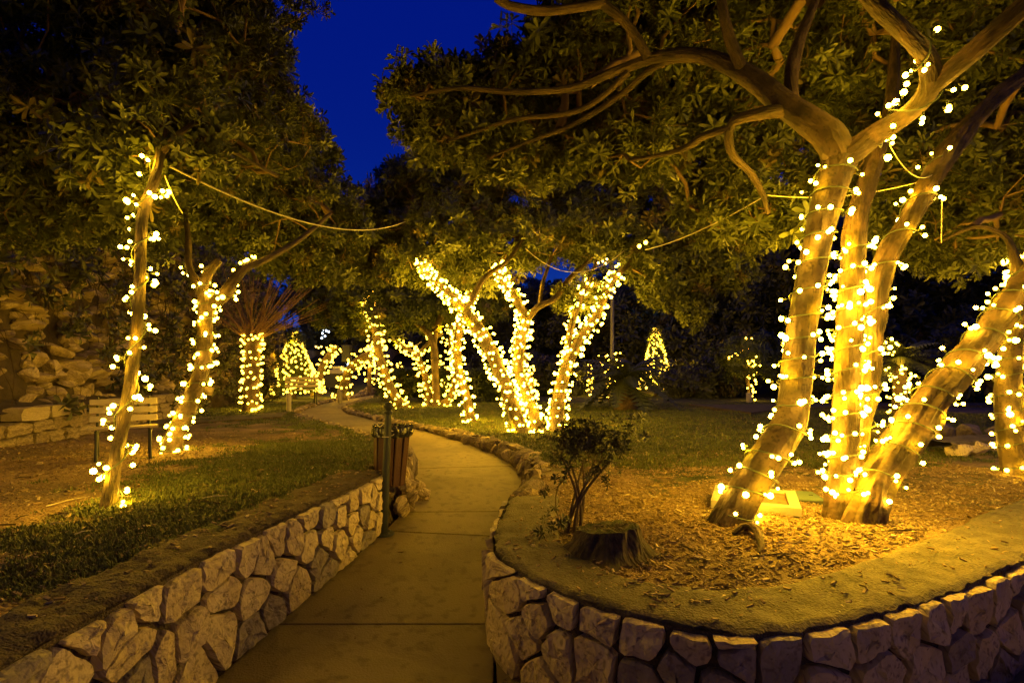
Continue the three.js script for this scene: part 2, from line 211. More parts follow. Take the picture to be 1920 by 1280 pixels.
function stoneWall(o, curve, side, seedPixels, extra, top, bottom, mats, rseed, gap = 0.009) {
  const c = plan(curve), r = rng(rseed), W = (s, h, n) => { const [x, d, nx, nd] = c.at(s); return V(x + nx * n * side, h, -(d + nd * n * side)); };
  const seeds = seedPixels.map(([px, py]) => { const s = c.seen(px), [x, d] = c.at(s); return [s, EYE - (py - HORIZON) / F * d]; });
  for (const e of extra(c)) if (!seeds.some((q) => Math.hypot(q[0] - e[0], q[1] - e[1]) < 0.19)) seeds.push(e);
  cells(seeds, (s) => { let p = [[s[0] - 0.3, -0.9], [s[0] + 0.3, -0.9], [s[0] + 0.3, 0.6], [s[0] - 0.3, 0.6]]; const t = top(s[0]), t2 = (top(s[0] + 0.1) - top(s[0] - 0.1)) / 0.2, b = bottom(s[0]), b2 = (bottom(s[0] + 0.1) - bottom(s[0] - 0.1)) / 0.2; p = clipHalf(p, -t2, 1, t - t2 * s[0] - 0.012 + r() * 0.02); p = clipHalf(p, b2, -1, -(b - b2 * s[0]) - 0.012); return clipHalf(clipHalf(p, -1, 0, -0.0), 1, 0, c.length); })
    .forEach((p, i) => { if (p.length < 3) return; const flip = side > 0 ? p : p.slice().reverse(), g = stoneGeometry(flip, W, 0.03 + r() * 0.018, r, gap); if (g) { const m = mats(i, seeds[i], c); part(o, 'stone', g, m); } });
  // core of mortar behind the stones
  const pos = [], uv = [], idx = []; let k = 0; for (let s = 0; s <= c.length; s += 0.05) { for (let j = 0; j <= 8; j++) { const h = lerp(bottom(s) - 0.1, top(s), j / 8), n = 0.008 * N3(s * 8, h * 8, rseed), w = W(s, h, n); pos.push(w.x, w.y, w.z); uv.push(s, h); } for (let j = 0; j < 8 && k; j++) { const a = (k - 1) * 9 + j; idx.push(a, a + 9, a + 1, a + 1, a + 9, a + 10); } k++; }
  part(o, 'mortar', geo(pos, idx, uv), M.mortar);
  return c;
}
function capStrip(outer, inner, level, over, mat, o, name, thick = 0.05, rough = 0.006) { // slab of cement along the top of a wall
  const n = 220, m = 16, A = plan(outer), B = plan(inner), pos = [], uv = [], idx = [];
  for (let i = 0; i <= n; i++) { const a = A.at(A.length * i / n), b = B.at(B.length * i / n), wob = 0.018 * N3(i * 0.22, 2, over) + 0.012 * N3(i * 0.8, 5, over);
    for (let j = -2; j <= m + 1; j++) { const t = clamp(j / m, 0, 1), e = (1 - t) * (over + wob), len = Math.hypot(b[0] - a[0], b[1] - a[1]) || 1, x = lerp(a[0], b[0], t) - (b[0] - a[0]) / len * e, d = lerp(a[1], b[1], t) - (b[1] - a[1]) / len * e, edge = Math.min(t, 1 - t);
      const y = level(i / n, t) - 0.014 * Math.exp(-edge * 45) + rough * N3(x * 5, d * 5, 8) + rough * 0.7 * N3(x * 14, d * 14, 4) - (j === -2 ? thick : j === m + 1 ? thick * 2 : 0); pos.push(x, y, -d); const k = j === -2 ? -thick : j === m + 1 ? thick * 2 : 0; uv.push(x + (b[0] - a[0]) / len * k, d + (b[1] - a[1]) / len * k); } }
  const w = m + 4; for (let i = 0; i < n; i++) for (let j = 0; j < w - 1; j++) { const a = i * w + j; idx.push(a, a + 1, a + w, a + 1, a + w + 1, a + w); }
  return part(o, name, geo(pos, idx, uv), mat);
}
const retaining = thing('retaining_wall', 'curved low wall of pale rough stones with a broad cement top, round the bed of the wide tree', 'wall');
{
  const px = [[934, 1070], [929, 1122], [932, 1181], [957, 1050], [967, 1103], [1003, 1093], [950, 1142], [1018, 1155], [991, 1195], [962, 1221], [1059, 1129], [1054, 1217], [1123, 1158], [1116, 1231], [1208, 1198], [1019, 1267], [1303, 1208], [1272, 1250], [1208, 1273], [1369, 1185], [1379, 1227], [1346, 1277], [1446, 1231], [1548, 1214], [1626, 1188], [1679, 1175], [1741, 1165], [1780, 1142], [1817, 1139], [1639, 1244], [1728, 1240], [1784, 1214], [1826, 1227], [1866, 1119], [1899, 1073], [1908, 1119], [1876, 1178], [1859, 1247], [1918, 1168], [1905, 1237], [1531, 1270], [1787, 1270]];
  const r = rng(5), extra = (c) => { const e = []; for (let s = 0.1; s < c.length; s += 0.22) for (let h = -0.5; h < 0; h += 0.2) { const [x, d] = c.at(s), py = HORIZON + (EYE - h) / d * F, pxx = 960 + x / d * F; if (s < 0.6 || pxx > 1925 || py > 1282) e.push([s + (r() - 0.5) * 0.09, h + (r() - 0.5) * 0.09]); } return e; };
  stoneWall(retaining, wallOuter, 1, px, extra, (s) => -0.006, (s) => -0.56, (i) => hash(i, 3, 5) < 0.22 ? M.greyStone : M.stone[i % 3], 11);
  capStrip(wallOuter, wallInner, (u, t) => 0.012 + 0.006 * Math.sin(u * 40), -0.012, M.cap, retaining, 'cap');
  // closing face at the far end of the wall
  const e = box(0.4, 0.6, 0.06, 0.17, -0.3, -4.19, 0.01); part(retaining, 'end_face', e, M.mortar);
}
const leftWallLine = catmull([[-1.70, 0.6], [-1.62, 1.3], [-1.475, 2.55], [-1.36, 3.08], [-1.2, 3.8], [-1.075, 4.42]], 10), leftTop = (d) => lerp(0.075, 0.155, clamp((d - 1.3) / 3.1, 0, 1));
const leftWall = thing('stone_wall', 'straight low wall of cream stones in dark mortar holding up the lawn beside the path', 'wall');
{
  const px = [[26, 1240], [138, 1188], [105, 1247], [216, 1181], [236, 1218], [262, 1127], [328, 1112], [407, 1067], [453, 1045], [489, 1044], [413, 1106], [469, 1116], [338, 1198], [295, 1237], [400, 1188], [472, 1175], [354, 1257], [249, 1273], [512, 1014], [537, 1012], [521, 1074], [574, 967], [605, 969], [573, 1022], [552, 1098], [631, 929], [631, 964], [655, 940], [653, 981], [605, 1008], [631, 1019], [592, 1046], [607, 1074], [645, 1050], [679, 926], [678, 964], [693, 933], [686, 974], [662, 1005], [684, 1012], [705, 905], [705, 936], [705, 981], [497, 1149]];
  const c0 = plan(leftWallLine), dAt = (s) => c0.at(s)[1], r = rng(15), extra = (c) => { const e = []; for (let s = 0.1; s < c.length; s += 0.2) for (let h = -0.5; h < 0.05; h += 0.19) { const [x, d] = c.at(s), py = HORIZON + (EYE - h) / d * F, pxx = 960 + x / d * F; if (pxx < 10 || py > 1285) e.push([s + (r() - 0.5) * 0.09, h + (r() - 0.5) * 0.09]); } return e; };
  stoneWall(leftWall, leftWallLine, 1, px, extra, (s) => leftTop(dAt(s)) - 0.004, (s) => pathLevel(dAt(s)), (i) => hash(i, 4, 6) < 0.16 ? M.greyStone : M.stone[i % 3], 17);
  const inner = leftWallLine.map(([x, d]) => [x - 0.36 - 0.05 * N3(d * 2, 1, 1), d + 0.05]);
  capStrip(leftWallLine, inner, (u, t) => leftTop(dAt(u * c0.length)) + 0.014 - 0.0 * t, -0.012, M.dirtCap, leftWall, 'cap', 0.05, 0.012);
  part(leftWall, 'end_face', box(0.4, 0.62, 0.05, -1.27, -0.17, -4.4, 0.01), M.mortar);
}
// ---------------------------------------------------------------- loose rocks: variants of one rough lump
const lumps = [0, 1, 2, 3, 4, 5].map((k) => { const g = new THREE.IcosahedronGeometry(0.5, 1), a = g.attributes.position, uv = [], q = rng(400 + k), cuts = Array.from({ length: 8 }, () => [V(q() - 0.5, q() - 0.5, q() - 0.5).normalize(), 0.26 + q() * 0.14]); for (let i = 0; i < a.count; i++) { const v = V(a.getX(i), a.getY(i), a.getZ(i)), n = 1 + 0.34 * N3(v.x * 2.3 + k * 9, v.y * 2.3, v.z * 2.3) + 0.14 * N3(v.x * 6, v.y * 6 + k * 5, v.z * 6); v.multiplyScalar(n); for (const [c, e] of cuts) { const over = v.dot(c) - e; if (over > 0) v.addScaledVector(c, -over); } a.setXYZ(i, v.x, v.y, v.z); uv.push(v.x * 0.4 + v.z * 0.2 + k, v.y * 0.4 + v.z * 0.3); } g.setAttribute('uv', new THREE.Float32BufferAttribute(uv, 2)); g.computeVertexNormals(); return g; });
function rock(o, name, x, y, z, sx, sy, sz, r, mat) { const m = part(o, name, lumps[Math.floor(r() * 6)], mat); m.position.set(x, y, z); m.rotation.set((r() - 0.5) * 0.5, r() * 6.3, (r() - 0.5) * 0.5); m.scale.set(sx, sy, sz); return m; }
function edging(label, edge, from, to, out, seed) {
  const o = thing('rock_edging', label, 'rock edging'), c = plan(edge), r = rng(seed); let n = 0;
  for (let s = from; s < Math.min(to, c.length); ) { const [x, d, nx, nd] = c.at(s), grow = 1 + d * 0.012, w = (0.12 + r() * 0.1) * grow, y = pathLevel(d), top = lawn(x + nx * out * 0.12, d + nd * out * 0.12), h = Math.max(0.1, top - y + 0.03);
    const mat = n % 4 ? M.rock : M.ruin[0]; for (const off of [0.045, 0.15]) rock(o, 'rock', x + nx * out * off, off < 0.1 ? y + h * 0.3 : top - 0.02, -(d + nd * out * off), w * (1.0 + r() * 0.4), h * (off < 0.1 ? 1.15 : 0.5) * (0.85 + r() * 0.4), w * (0.8 + r() * 0.4), r, mat); s += w * 0.8; if (++n > 145) break; }
  return o;
}
edging('line of rough brown rocks edging the path along the large lawn with the V-shaped tree', rightEdge, plan(rightEdge).seen(985) < 1 ? 4.15 : 4.15, 30, 1, 23);
edging('line of rough rocks edging the path along the lawn with the slatted bin', leftEdge, 5.0, 13.2, -1, 29);
edging('line of rough rocks edging the path below the bench and the small lit fir', leftEdge, 14.6, 27, -1, 31);
{ const o = thing('rock_cluster', 'cluster of small pale rocks at the foot of the slatted bin', 'rocks'), r = rng(37); for (let i = 0; i < 16; i++) { const p = P(722 + r() * 72, 935 - r() * 28, 4.75 + r() * 0.35); rock(o, 'rock', p.x, Math.max(p.y, -0.25), p.z, 0.09 + r() * 0.07, 0.12 + r() * 0.1, 0.09 + r() * 0.06, r, M.ruin[i % 2]); }
  for (let i = 0; i < 9; i++) rock(o, 'rock', -1.12 + i * 0.02 + r() * 0.1, -0.24 + r() * 0.1, -(4.55 + r() * 0.8), 0.15, 0.2, 0.15, r, M.ruin[i % 2]); }
let lateIvy;
// ---------------------------------------------------------------- old rubble wall at the side of the garden
{
  const o = thing('rubble_wall', 'tall crumbling wall of ochre rubble stones under overhanging trees', 'wall'), line = catmull([[-5.4, 3.2], [-6.5, 6.2], [-7.1, 8.6], [-7.7, 11.5], [-8.1, 15.5], [-8.4, 19]], 10), c = plan(line), r = rng(41);
  const W = (s, h, n) => { const [x, d, nx, nd] = c.at(s), lean = 0.09 * h; return V(x + nx * (n - lean), h, -(d + nd * (n - lean))); };
  const pos = [], uv = [], idx = []; const bump = (s, h) => 0.09 * N3(s * 1.3, h * 1.3, 51) + 0.05 * N3(s * 4, h * 4, 52); let k = 0; const J = 34;
  for (let s = 0; s <= c.length; s += 0.12) { for (let j = 0; j <= J; j++) { const h = -0.1 + 4.4 * j / J, w = W(s, h, bump(s, h)); pos.push(w.x, w.y, w.z); uv.push(s, h); } if (k) for (let j = 0; j < J; j++) { const a = (k - 1) * (J + 1) + j; idx.push(a, a + J + 1, a + 1, a + 1, a + J + 1, a + J + 2); } k++; }
  part(o, 'wall_core', geo(pos, idx, uv), M.dirtCap);
  const list = []; for (let s = 0.1; s < c.length; s += 0.3) for (let h = 0.55; h < 4; h += 0.2) { const ss = s + (r() - 0.5) * 0.26, hh = h + (r() - 0.5) * 0.16, big = r(); if (r() < 0.1) continue; list.push([ss, hh, 0.2 + 0.26 * big * big + r() * 0.1]); }
  const shows = (e) => { const w = W(e[0], e[1], 0), d = -w.z, px = 960 + w.x / d * F, py = HORIZON - (w.y - EYE) / d * F; return px > -60 && px < 420 && py > 380 ? e[2] / d : 0; };
  list.sort((a, b) => shows(b) - shows(a)); const rest = [];
  list.forEach(([s, h, w], i) => { const p = W(s, h, bump(s, h) + 0.035); if (i < 270) { const m = rock(o, 'stone', p.x, p.y, p.z, w * (0.9 + r() * 0.5), w * (0.5 + r() * 0.3), w, r, M.ruin[i % 2]); } else rest.push(new THREE.Matrix4().compose(p, new THREE.Quaternion().setFromEuler(new THREE.Euler(r() * 0.5, r() * 6, r() * 0.5)), V(w * 1.2, w * 0.6, w))); });
  { const q = rng(45), iv = thing('climbing_plants', 'dry creepers and dark leaves hanging over the far half of the rubble wall', 'climbing plants'), l = [], v = []; iv.userData.kind = 'stuff';
    for (let i = 0; i < 620; i++) { const s = 3.6 + Math.pow(q(), 0.8) * (c.length - 4), h = Math.pow(q(), s < 6 ? 0.35 : 0.8) * 4.3, p = W(s, h, 0.1 + q() * 0.3); l.push(pose(p, V(0.6 + q(), q() - 0.7, q() - 0.5).normalize(), q() * 6, 0.5 + q() * 0.7)); }
    for (let i = 0; i < 110; i++) { const s = 2.5 + q() * (c.length - 3), h = 2.4 + q() * 2, L = 0.8 + q() * 1.8, pts = []; for (let k = 0; k <= 6; k++) pts.push({ p: W(s + 0.25 * N3(i, k * 0.4, 1) + (q() - 0.5) * 0.06, Math.max(0.1, h - L * k / 6), 0.16 + 0.1 * N3(i, k * 0.5, 7)), r: lerp(0.008, 0.003, k / 6) }); v.push(pts); }
    lateIvy = () => { instanced(iv, 'leaves', sprigsFar[1], M.leaf, l, leafTint(46, [0.03, 0.034, 0.012], [0.07, 0.07, 0.022])); part(iv, 'vines', merged(v.map((p) => sweep(p, 4))), M.bark, 'stuff'); }; }
  instanced(o, 'small_stones', lumps[2], M.ruin[1], rest);
  // coursed blocks of the ledge at its foot
  const b = thing('block_ledge', 'low ledge of squared limestone blocks at the foot of the rubble wall', 'ledge'), L = plan(catmull([[-5.75, 5.2], [-6.2, 6.9], [-6.55, 8.4], [-6.95, 10.4], [-7.3, 12.4]], 8));
  for (let row = 0; row < 3; row++) for (let s = 0.1; s < L.length; ) { const w = 0.24 + r() * 0.4, h = 0.17, [x, d, nx, nd] = L.at(s + w / 2); const g = new THREE.BoxGeometry(w - 0.018, h - 0.016 + r() * 0.008, 0.22, 3, 2, 2), a = g.attributes.position, q = r() * 90; for (let i = 0; i < a.count; i++) { const X = a.getX(i), Y = a.getY(i), Z = a.getZ(i), k = 1 - 0.1 * (Math.abs(X) > w * 0.4 && Math.abs(Y) > 0.05 ? 1 : 0); a.setXYZ(i, X * k + 0.01 * N3(X * 9, Y * 9, q), Y * k + 0.022 * N3(X * 7, Y * 9, q + 3), Z + 0.035 * N3(X * 8, Y * 10, q + 7)); } g.computeVertexNormals();
      const top = row === 2; if (!(top && r() < 0.1)) { const m = part(b, 'block', g, top && r() < 0.5 ? M.stone[Math.floor(r() * 3)] : M.ruin[Math.floor(r() * 2)]); m.position.set(x - nx * 0.1, 0.02 + row * 0.17 + 0.08, -(d - nd * 0.1)); m.rotation.y = Math.atan2(nx, -nd) + (r() - 0.5) * 0.04; } s += w; }
  const bank = []; const bi = [], bu = []; let kk = 0; for (let s = 0; s <= L.length; s += 0.2) { const [x, d, nx, nd] = L.at(s); for (const [off, y] of [[0, 0.47], [-0.3, 0.56], [-0.8, 0.75 + 0.1 * N3(s, 0, 3)]]) { bank.push(x + nx * (off - 0.12), y, -(d + nd * (off - 0.12))); bu.push(s, off); } if (kk) for (let j = 0; j < 2; j++) { const a = (kk - 1) * 3 + j; bi.push(a, a + 3, a + 1, a + 1, a + 3, a + 4); } kk++; }
  part(b, 'soil', geo(bank, bi, bu), M.dirtCap);
  for (let i = 0; i < 7; i++) { const t = i / 7; rock(b, 'boulder', -5.85 + t * 0.55 - r() * 0.2, 0.12, -(5.1 + t * 0.5), 0.34 + r() * 0.2, 0.3 + r() * 0.15, 0.34, r, M.ruin[i % 2]); }
}
// low planter wall and boulders at the back of the wide tree
{
  const o = thing('planter_wall', 'low curved planter wall of pale stones with a cement top, behind the wide tree', 'wall'), r = rng(61), line = [[5.0, 6.05], [5.5, 6.3], [6.2, 6.5], [7, 6.6], [8, 6.6]], c = plan(catmull(line, 6));
  for (let s = 0; s < c.length; ) { const w = 0.26 + r() * 0.16, [x, d, nx, nd] = c.at(s + w / 2), m = rock(o, 'stone', x, 0.07, -d, w * 1.02, 0.22, 0.22, r, M.stone[Math.floor(r() * 3)]); m.rotation.set(0, 0.2, 0); s += w; }
  capStrip(catmull(line, 8), catmull(line.map(([x, d]) => [x - 0.05, d + 0.4]), 8), () => 0.18, 0.02, M.cap, o, 'cap', 0.05);
  const b = thing('boulder_row', 'row of rounded boulders along the edge of the lawn beyond the low planter wall', 'boulders'); for (let i = 0; i < 13; i++) { const [x, d] = [5.2 + i * 0.42, 7.5 + 0.05 * Math.sin(i)]; rock(b, 'boulder', x, 0.1, -d, 0.42 + r() * 0.12, 0.36 + r() * 0.1, 0.34, r, M.rock); }
}

// ---------------------------------------------------------------- trunks, limbs, crowns
function curve(list, step = 0.06) { // [px, py, d, half width in px] -> dense points with radius
  const c = list.map(([px, py, d, w]) => { const p = P(px, py, d); return [p.x, p.y, p.z, w * d / F]; }), out = [];
  const q = catmull(c, 10); let last = null; for (const [x, y, z, r] of q) { const p = V(x, y, z); if (!last || p.distanceTo(last.p) >= step || q.at(-1)[0] === x) { last = { p, r: Math.max(r, 0.004) }; out.push(last); } } return out;
}
function frames(c) { // parallel-transported frame along a curve
  let n = null; return c.map((k, i) => { const a = c[Math.max(0, i - 1)].p, b = c[Math.min(c.length - 1, i + 1)].p, t = b.clone().sub(a).normalize(); if (!n) n = V(0, 0, 1).cross(t).lengthSq() > 0.01 ? V(0, 0, 1).cross(t).normalize() : V(1, 0, 0).cross(t).normalize(); n = n.clone().sub(t.clone().multiplyScalar(n.dot(t))).normalize(); return { p: k.p, r: k.r, t, n, b: t.clone().cross(n) }; });
}
function sweep(c, seg, lump = 0, seed = 0, flare = 0, ridges = 0) {
  const f = frames(c), pos = [], uv = [], idx = []; let v = 0;
  f.forEach((k, i) => { if (i) v += k.p.distanceTo(f[i - 1].p); const fl = 1 + flare * Math.exp(-v / (k.r * 1.6));
    for (let j = 0; j <= seg; j++) { const a = j / seg * 2 * Math.PI, ca = Math.cos(a), sa = Math.sin(a); let r = k.r * fl; if (ridges) r *= 1 + ridges * (Math.abs(N3(ca * 2.6 + seed, sa * 2.6, v * 1.1)) - 0.3) + ridges * 0.6 * N3(ca * 7, sa * 7 + seed, v * 3.2); if (lump) r *= 1 + lump * N3(ca * 1.2 + seed, sa * 1.2, v * 1.6) + lump * 0.5 * N3(ca * 3 + seed, sa * 3, v * 5) + (flare ? 0.25 * (fl - 1) * Math.sin(a * 5 + seed) : 0);
      pos.push(k.p.x + (k.n.x * ca + k.b.x * sa) * r, k.p.y + (k.n.y * ca + k.b.y * sa) * r, k.p.z + (k.n.z * ca + k.b.z * sa) * r); uv.push(j / seg * Math.max(1, Math.round(k.r * 12)) * 0.5, v); }
    if (i) for (let j = 0; j < seg; j++) { const a = (i - 1) * (seg + 1) + j, b = a + seg + 1; idx.push(a, a + 1, b, a + 1, b + 1, b); } });
  const n0 = (f.length - 1) * (seg + 1), e = f.at(-1); pos.push(e.p.x + e.t.x * e.r * 0.3, e.p.y + e.t.y * e.r * 0.3, e.p.z + e.t.z * e.r * 0.3); uv.push(0, v); for (let j = 0; j < seg; j++) idx.push(n0 + j, n0 + j + 1, n0 + seg + 1);
  return geo(pos, idx, uv);
}
// leaves: obovate, folded along the midrib; whorls of them at twig tips
function leafInto(pos, idx, uv, at, dir, up, len, wid, curl) {
  const side = dir.clone().cross(up).normalize(), nrm = side.clone().cross(dir).normalize(), b = pos.length / 3;
  const rows = [[0, 0.1], [0.38, 0.62], [0.72, 1], [0.93, 0.6]]; const pt = (t, s) => { const p = at.clone().addScaledVector(dir, len * t).addScaledVector(side, wid * 0.5 * s).addScaledVector(nrm, -curl * len * t * t + Math.abs(s) * wid * 0.16); pos.push(p.x, p.y, p.z); uv.push(s, t); };
  for (const [t, w] of rows) { pt(t, -w); pt(t, 0); pt(t, w); } pt(1, 0);
  for (let k = 0; k < 3; k++) for (let j = 0; j < 2; j++) { const a = b + k * 3 + j; idx.push(a, a + 1, a + 3, a + 1, a + 4, a + 3); } const l = b + 9; idx.push(l, l + 1, b + 12, l + 1, l + 2, b + 12);
}
function sprig(seed, whorls, leaves, len, wid, stem) {
  const r = rng(seed), pos = [], idx = [], uv = []; const rand = () => V(r() - 0.5, r() - 0.5, r() - 0.5).normalize();
  for (let w = 0; w < whorls; w++) { const axis = w ? V((r() - 0.5) * 1.5, 0.55 + r() * 0.5, (r() - 0.5) * 1.5).normalize() : UPY.clone(), tip = w ? UPY.clone().multiplyScalar(stem * (0.15 + 0.55 * r())).addScaledVector(axis, stem * (0.45 + 0.4 * r())) : UPY.clone().multiplyScalar(stem);
    const u = Math.abs(axis.y) > 0.9 ? XA.clone() : UPY.clone(), A = axis.clone().cross(u).normalize(), B = axis.clone().cross(A);
    for (let k = 0; k < leaves; k++) { const a = k * 2.4 + r() * 0.5, tilt = 0.5 + (k / leaves) * 0.85 + r() * 0.2, out = A.clone().multiplyScalar(Math.cos(a)).addScaledVector(B, Math.sin(a)), dir = axis.clone().multiplyScalar(Math.cos(tilt)).addScaledVector(out, Math.sin(tilt)).addScaledVector(rand(), 0.15).normalize(); leafInto(pos, idx, uv, tip.clone().addScaledVector(axis, -k * 0.004), dir, axis, len * (0.65 + r() * 0.5), wid * (0.8 + r() * 0.4), 0.1 + r() * 0.22); }
    const q = sweepStem(w ? UPY.clone().multiplyScalar(stem * 0.2) : V(0, 0, 0), tip, 0.0035); const b = pos.length / 3; pos.push(...q.p); uv.push(...q.p.map(() => 0).slice(0, q.p.length / 3 * 2)); idx.push(...q.i.map((x) => x + b)); }
  return geo(pos, idx, uv);
}
function sweepStem(a, b, r) { const d = b.clone().sub(a).normalize(), s = (Math.abs(d.y) > 0.9 ? XA : UPY).clone().cross(d).normalize().multiplyScalar(r), t = d.clone().cross(s); const p = []; for (const c of [a, b]) for (const [i, j] of [[1, 0], [-0.5, 0.87], [-0.5, -0.87]]) p.push(c.x + s.x * i + t.x * j, c.y + s.y * i + t.y * j, c.z + s.z * i + t.z * j); return { p, i: [0, 1, 4, 0, 4, 3, 1, 2, 5, 1, 5, 4, 2, 0, 3, 2, 3, 5] }; }
const sprigsNear = [sprig(1, 3, 8, 0.105, 0.034, 0.17), sprig(2, 3, 7, 0.115, 0.036, 0.2), sprig(3, 2, 9, 0.1, 0.035, 0.14)];
const sprigsFar = [sprig(4, 4, 7, 0.15, 0.046, 0.26), sprig(5, 4, 6, 0.16, 0.05, 0.28)];
const sprigsDark = [sprig(6, 5, 6, 0.34, 0.12, 0.6), sprig(8, 5, 6, 0.3, 0.11, 0.55)];
const needles = [sprig(9, 4, 9, 0.15, 0.018, 0.2)];
function grow(trunks, blobs, seed, o = {}) { // twigs run from the limbs to every leafy tip inside the crown's lobes
  const r = rng(seed), nodes = []; for (const c of trunks) c.forEach((k, i) => { if (i % 3 === 0 || i === c.length - 1) nodes.push({ p: k.p, len: 0, fixed: true, kids: [], up: -1, r: 0, w: Math.max(0, 0.6 - i / c.length) * (o.low ?? 1.2) }); });
  const tips = []; for (const [px, py, d, rx, ry, rz, n] of blobs) { const c = P(px, py, d + (o.push ?? 0)), N = Math.round(n * (o.more ?? 1)); for (let k = 0; k < N; k++) { let v; do v = V(r() * 2 - 1, r() * 2 - 1, r() * 2 - 1); while (v.lengthSq() > 1); v.multiplyScalar(Math.pow(v.length(), -0.35)); tips.push(V(c.x + v.x * rx, c.y + v.y * ry, c.z + v.z * rz * (o.deep ?? 1))); } }
  const base = nodes.slice(); const near = (t) => { let m = 1e9; for (const k of base) m = Math.min(m, k.p.distanceToSquared(t)); return m; };
  tips.map((t) => [near(t), t]).sort((a, b) => a[0] - b[0]).forEach(([, t]) => { let best = 0, e = 1e9; for (let i = 0; i < nodes.length; i++) { const k = nodes[i], q = k.p.distanceTo(t) + 0.22 * k.len + (k.w ?? 0); if (q < e) { e = q; best = i; } }
    const from = nodes[best], L = from.p.distanceTo(t), n = Math.max(1, Math.round(L / (o.step ?? 0.2))), dir = from.dir ? from.dir.clone() : t.clone().sub(from.p).normalize().add(V((r() - 0.5) * 0.8, 0.35, (r() - 0.5) * 0.8)).normalize(); let up = best; const ctrl = from.p.clone().addScaledVector(dir, L * 0.42), wob = Math.min(0.06, L * 0.07);
    for (let k = 1; k <= n; k++) { const u = k / n, p = from.p.clone().multiplyScalar((1 - u) ** 2).addScaledVector(ctrl, 2 * u * (1 - u)).addScaledVector(t, u * u); if (k < n) p.add(V((r() - 0.5) * wob, (r() - 0.5) * wob, (r() - 0.5) * wob)); nodes.push({ p, len: from.len + L * u, kids: [], up, r: 0, dir: p.clone().sub(nodes[up].p).normalize() }); nodes[up].kids.push(nodes.length - 1); up = nodes.length - 1; } nodes[up].tip = true; });
  const E = 2.35; for (let i = nodes.length - 1; i >= 0; i--) { const k = nodes[i]; if (k.fixed) continue; k.a = (k.a ?? 0) + (k.kids.length ? 0 : Math.pow(o.twig ?? 0.0042, E)); k.r = Math.pow(k.a, 1 / E); const u = nodes[k.up]; if (!u.fixed) u.a = (u.a ?? 0) + k.a; }
  const tubes = [], walk = (start, prev) => { const c = [{ p: nodes[prev].p, r: Math.min(nodes[start].r * 1.15, nodes[start].r + 0.01) }]; let i = start; for (;;) { c.push({ p: nodes[i].p, r: nodes[i].r }); const ks = nodes[i].kids; if (!ks.length) break; let m = ks[0]; for (const k of ks) if (nodes[k].r > nodes[m].r) m = k; for (const k of ks) if (k !== m) walk(k, i); i = m; } if (c[0].r > (o.least ?? 0)) tubes.push(sweep(c, c[0].r > 0.02 ? 7 : c[0].r > 0.009 ? 5 : 3, c[0].r > 0.015 ? 0.12 : 0, r() * 20)); };
  nodes.forEach((k, i) => { if (k.fixed) for (const c of k.kids) walk(c, i); });
  const leaves = []; nodes.forEach((k) => { if (k.fixed || !(k.tip || k.kids.length === 0 || (k.r < 0.0075 && r() < (o.fill ?? 0.5)))) return; for (let q = 0; q < (k.tip ? o.perTip ?? 3 : 1); q++) { const dir = k.dir.clone().multiplyScalar(0.7).add(V(r() - 0.5, r() * 0.75 - 0.1, r() - 0.5)).normalize(), p = k.p.clone().add(V((r() - 0.5) * 0.14, (r() - 0.5) * 0.12, (r() - 0.5) * 0.14)); leaves.push({ p, m: pose(p, dir, r() * 6.3, V(0.8 + r() * 0.4, 0.8 + r() * 0.5, 0.8 + r() * 0.4).multiplyScalar((o.scale ?? 1) * (0.7 + r() * 0.55))) }); } });
  return { tubes, leaves };
}
const leafTint = (seed, a = [0.075, 0.09, 0.022], b = [0.13, 0.14, 0.036], c = [0.13, 0.1, 0.03]) => { const r = rng(seed); return () => { const k = mix3(a, b, r()), y = r() < 0.06 ? c : k; return rgb(...y); }; };
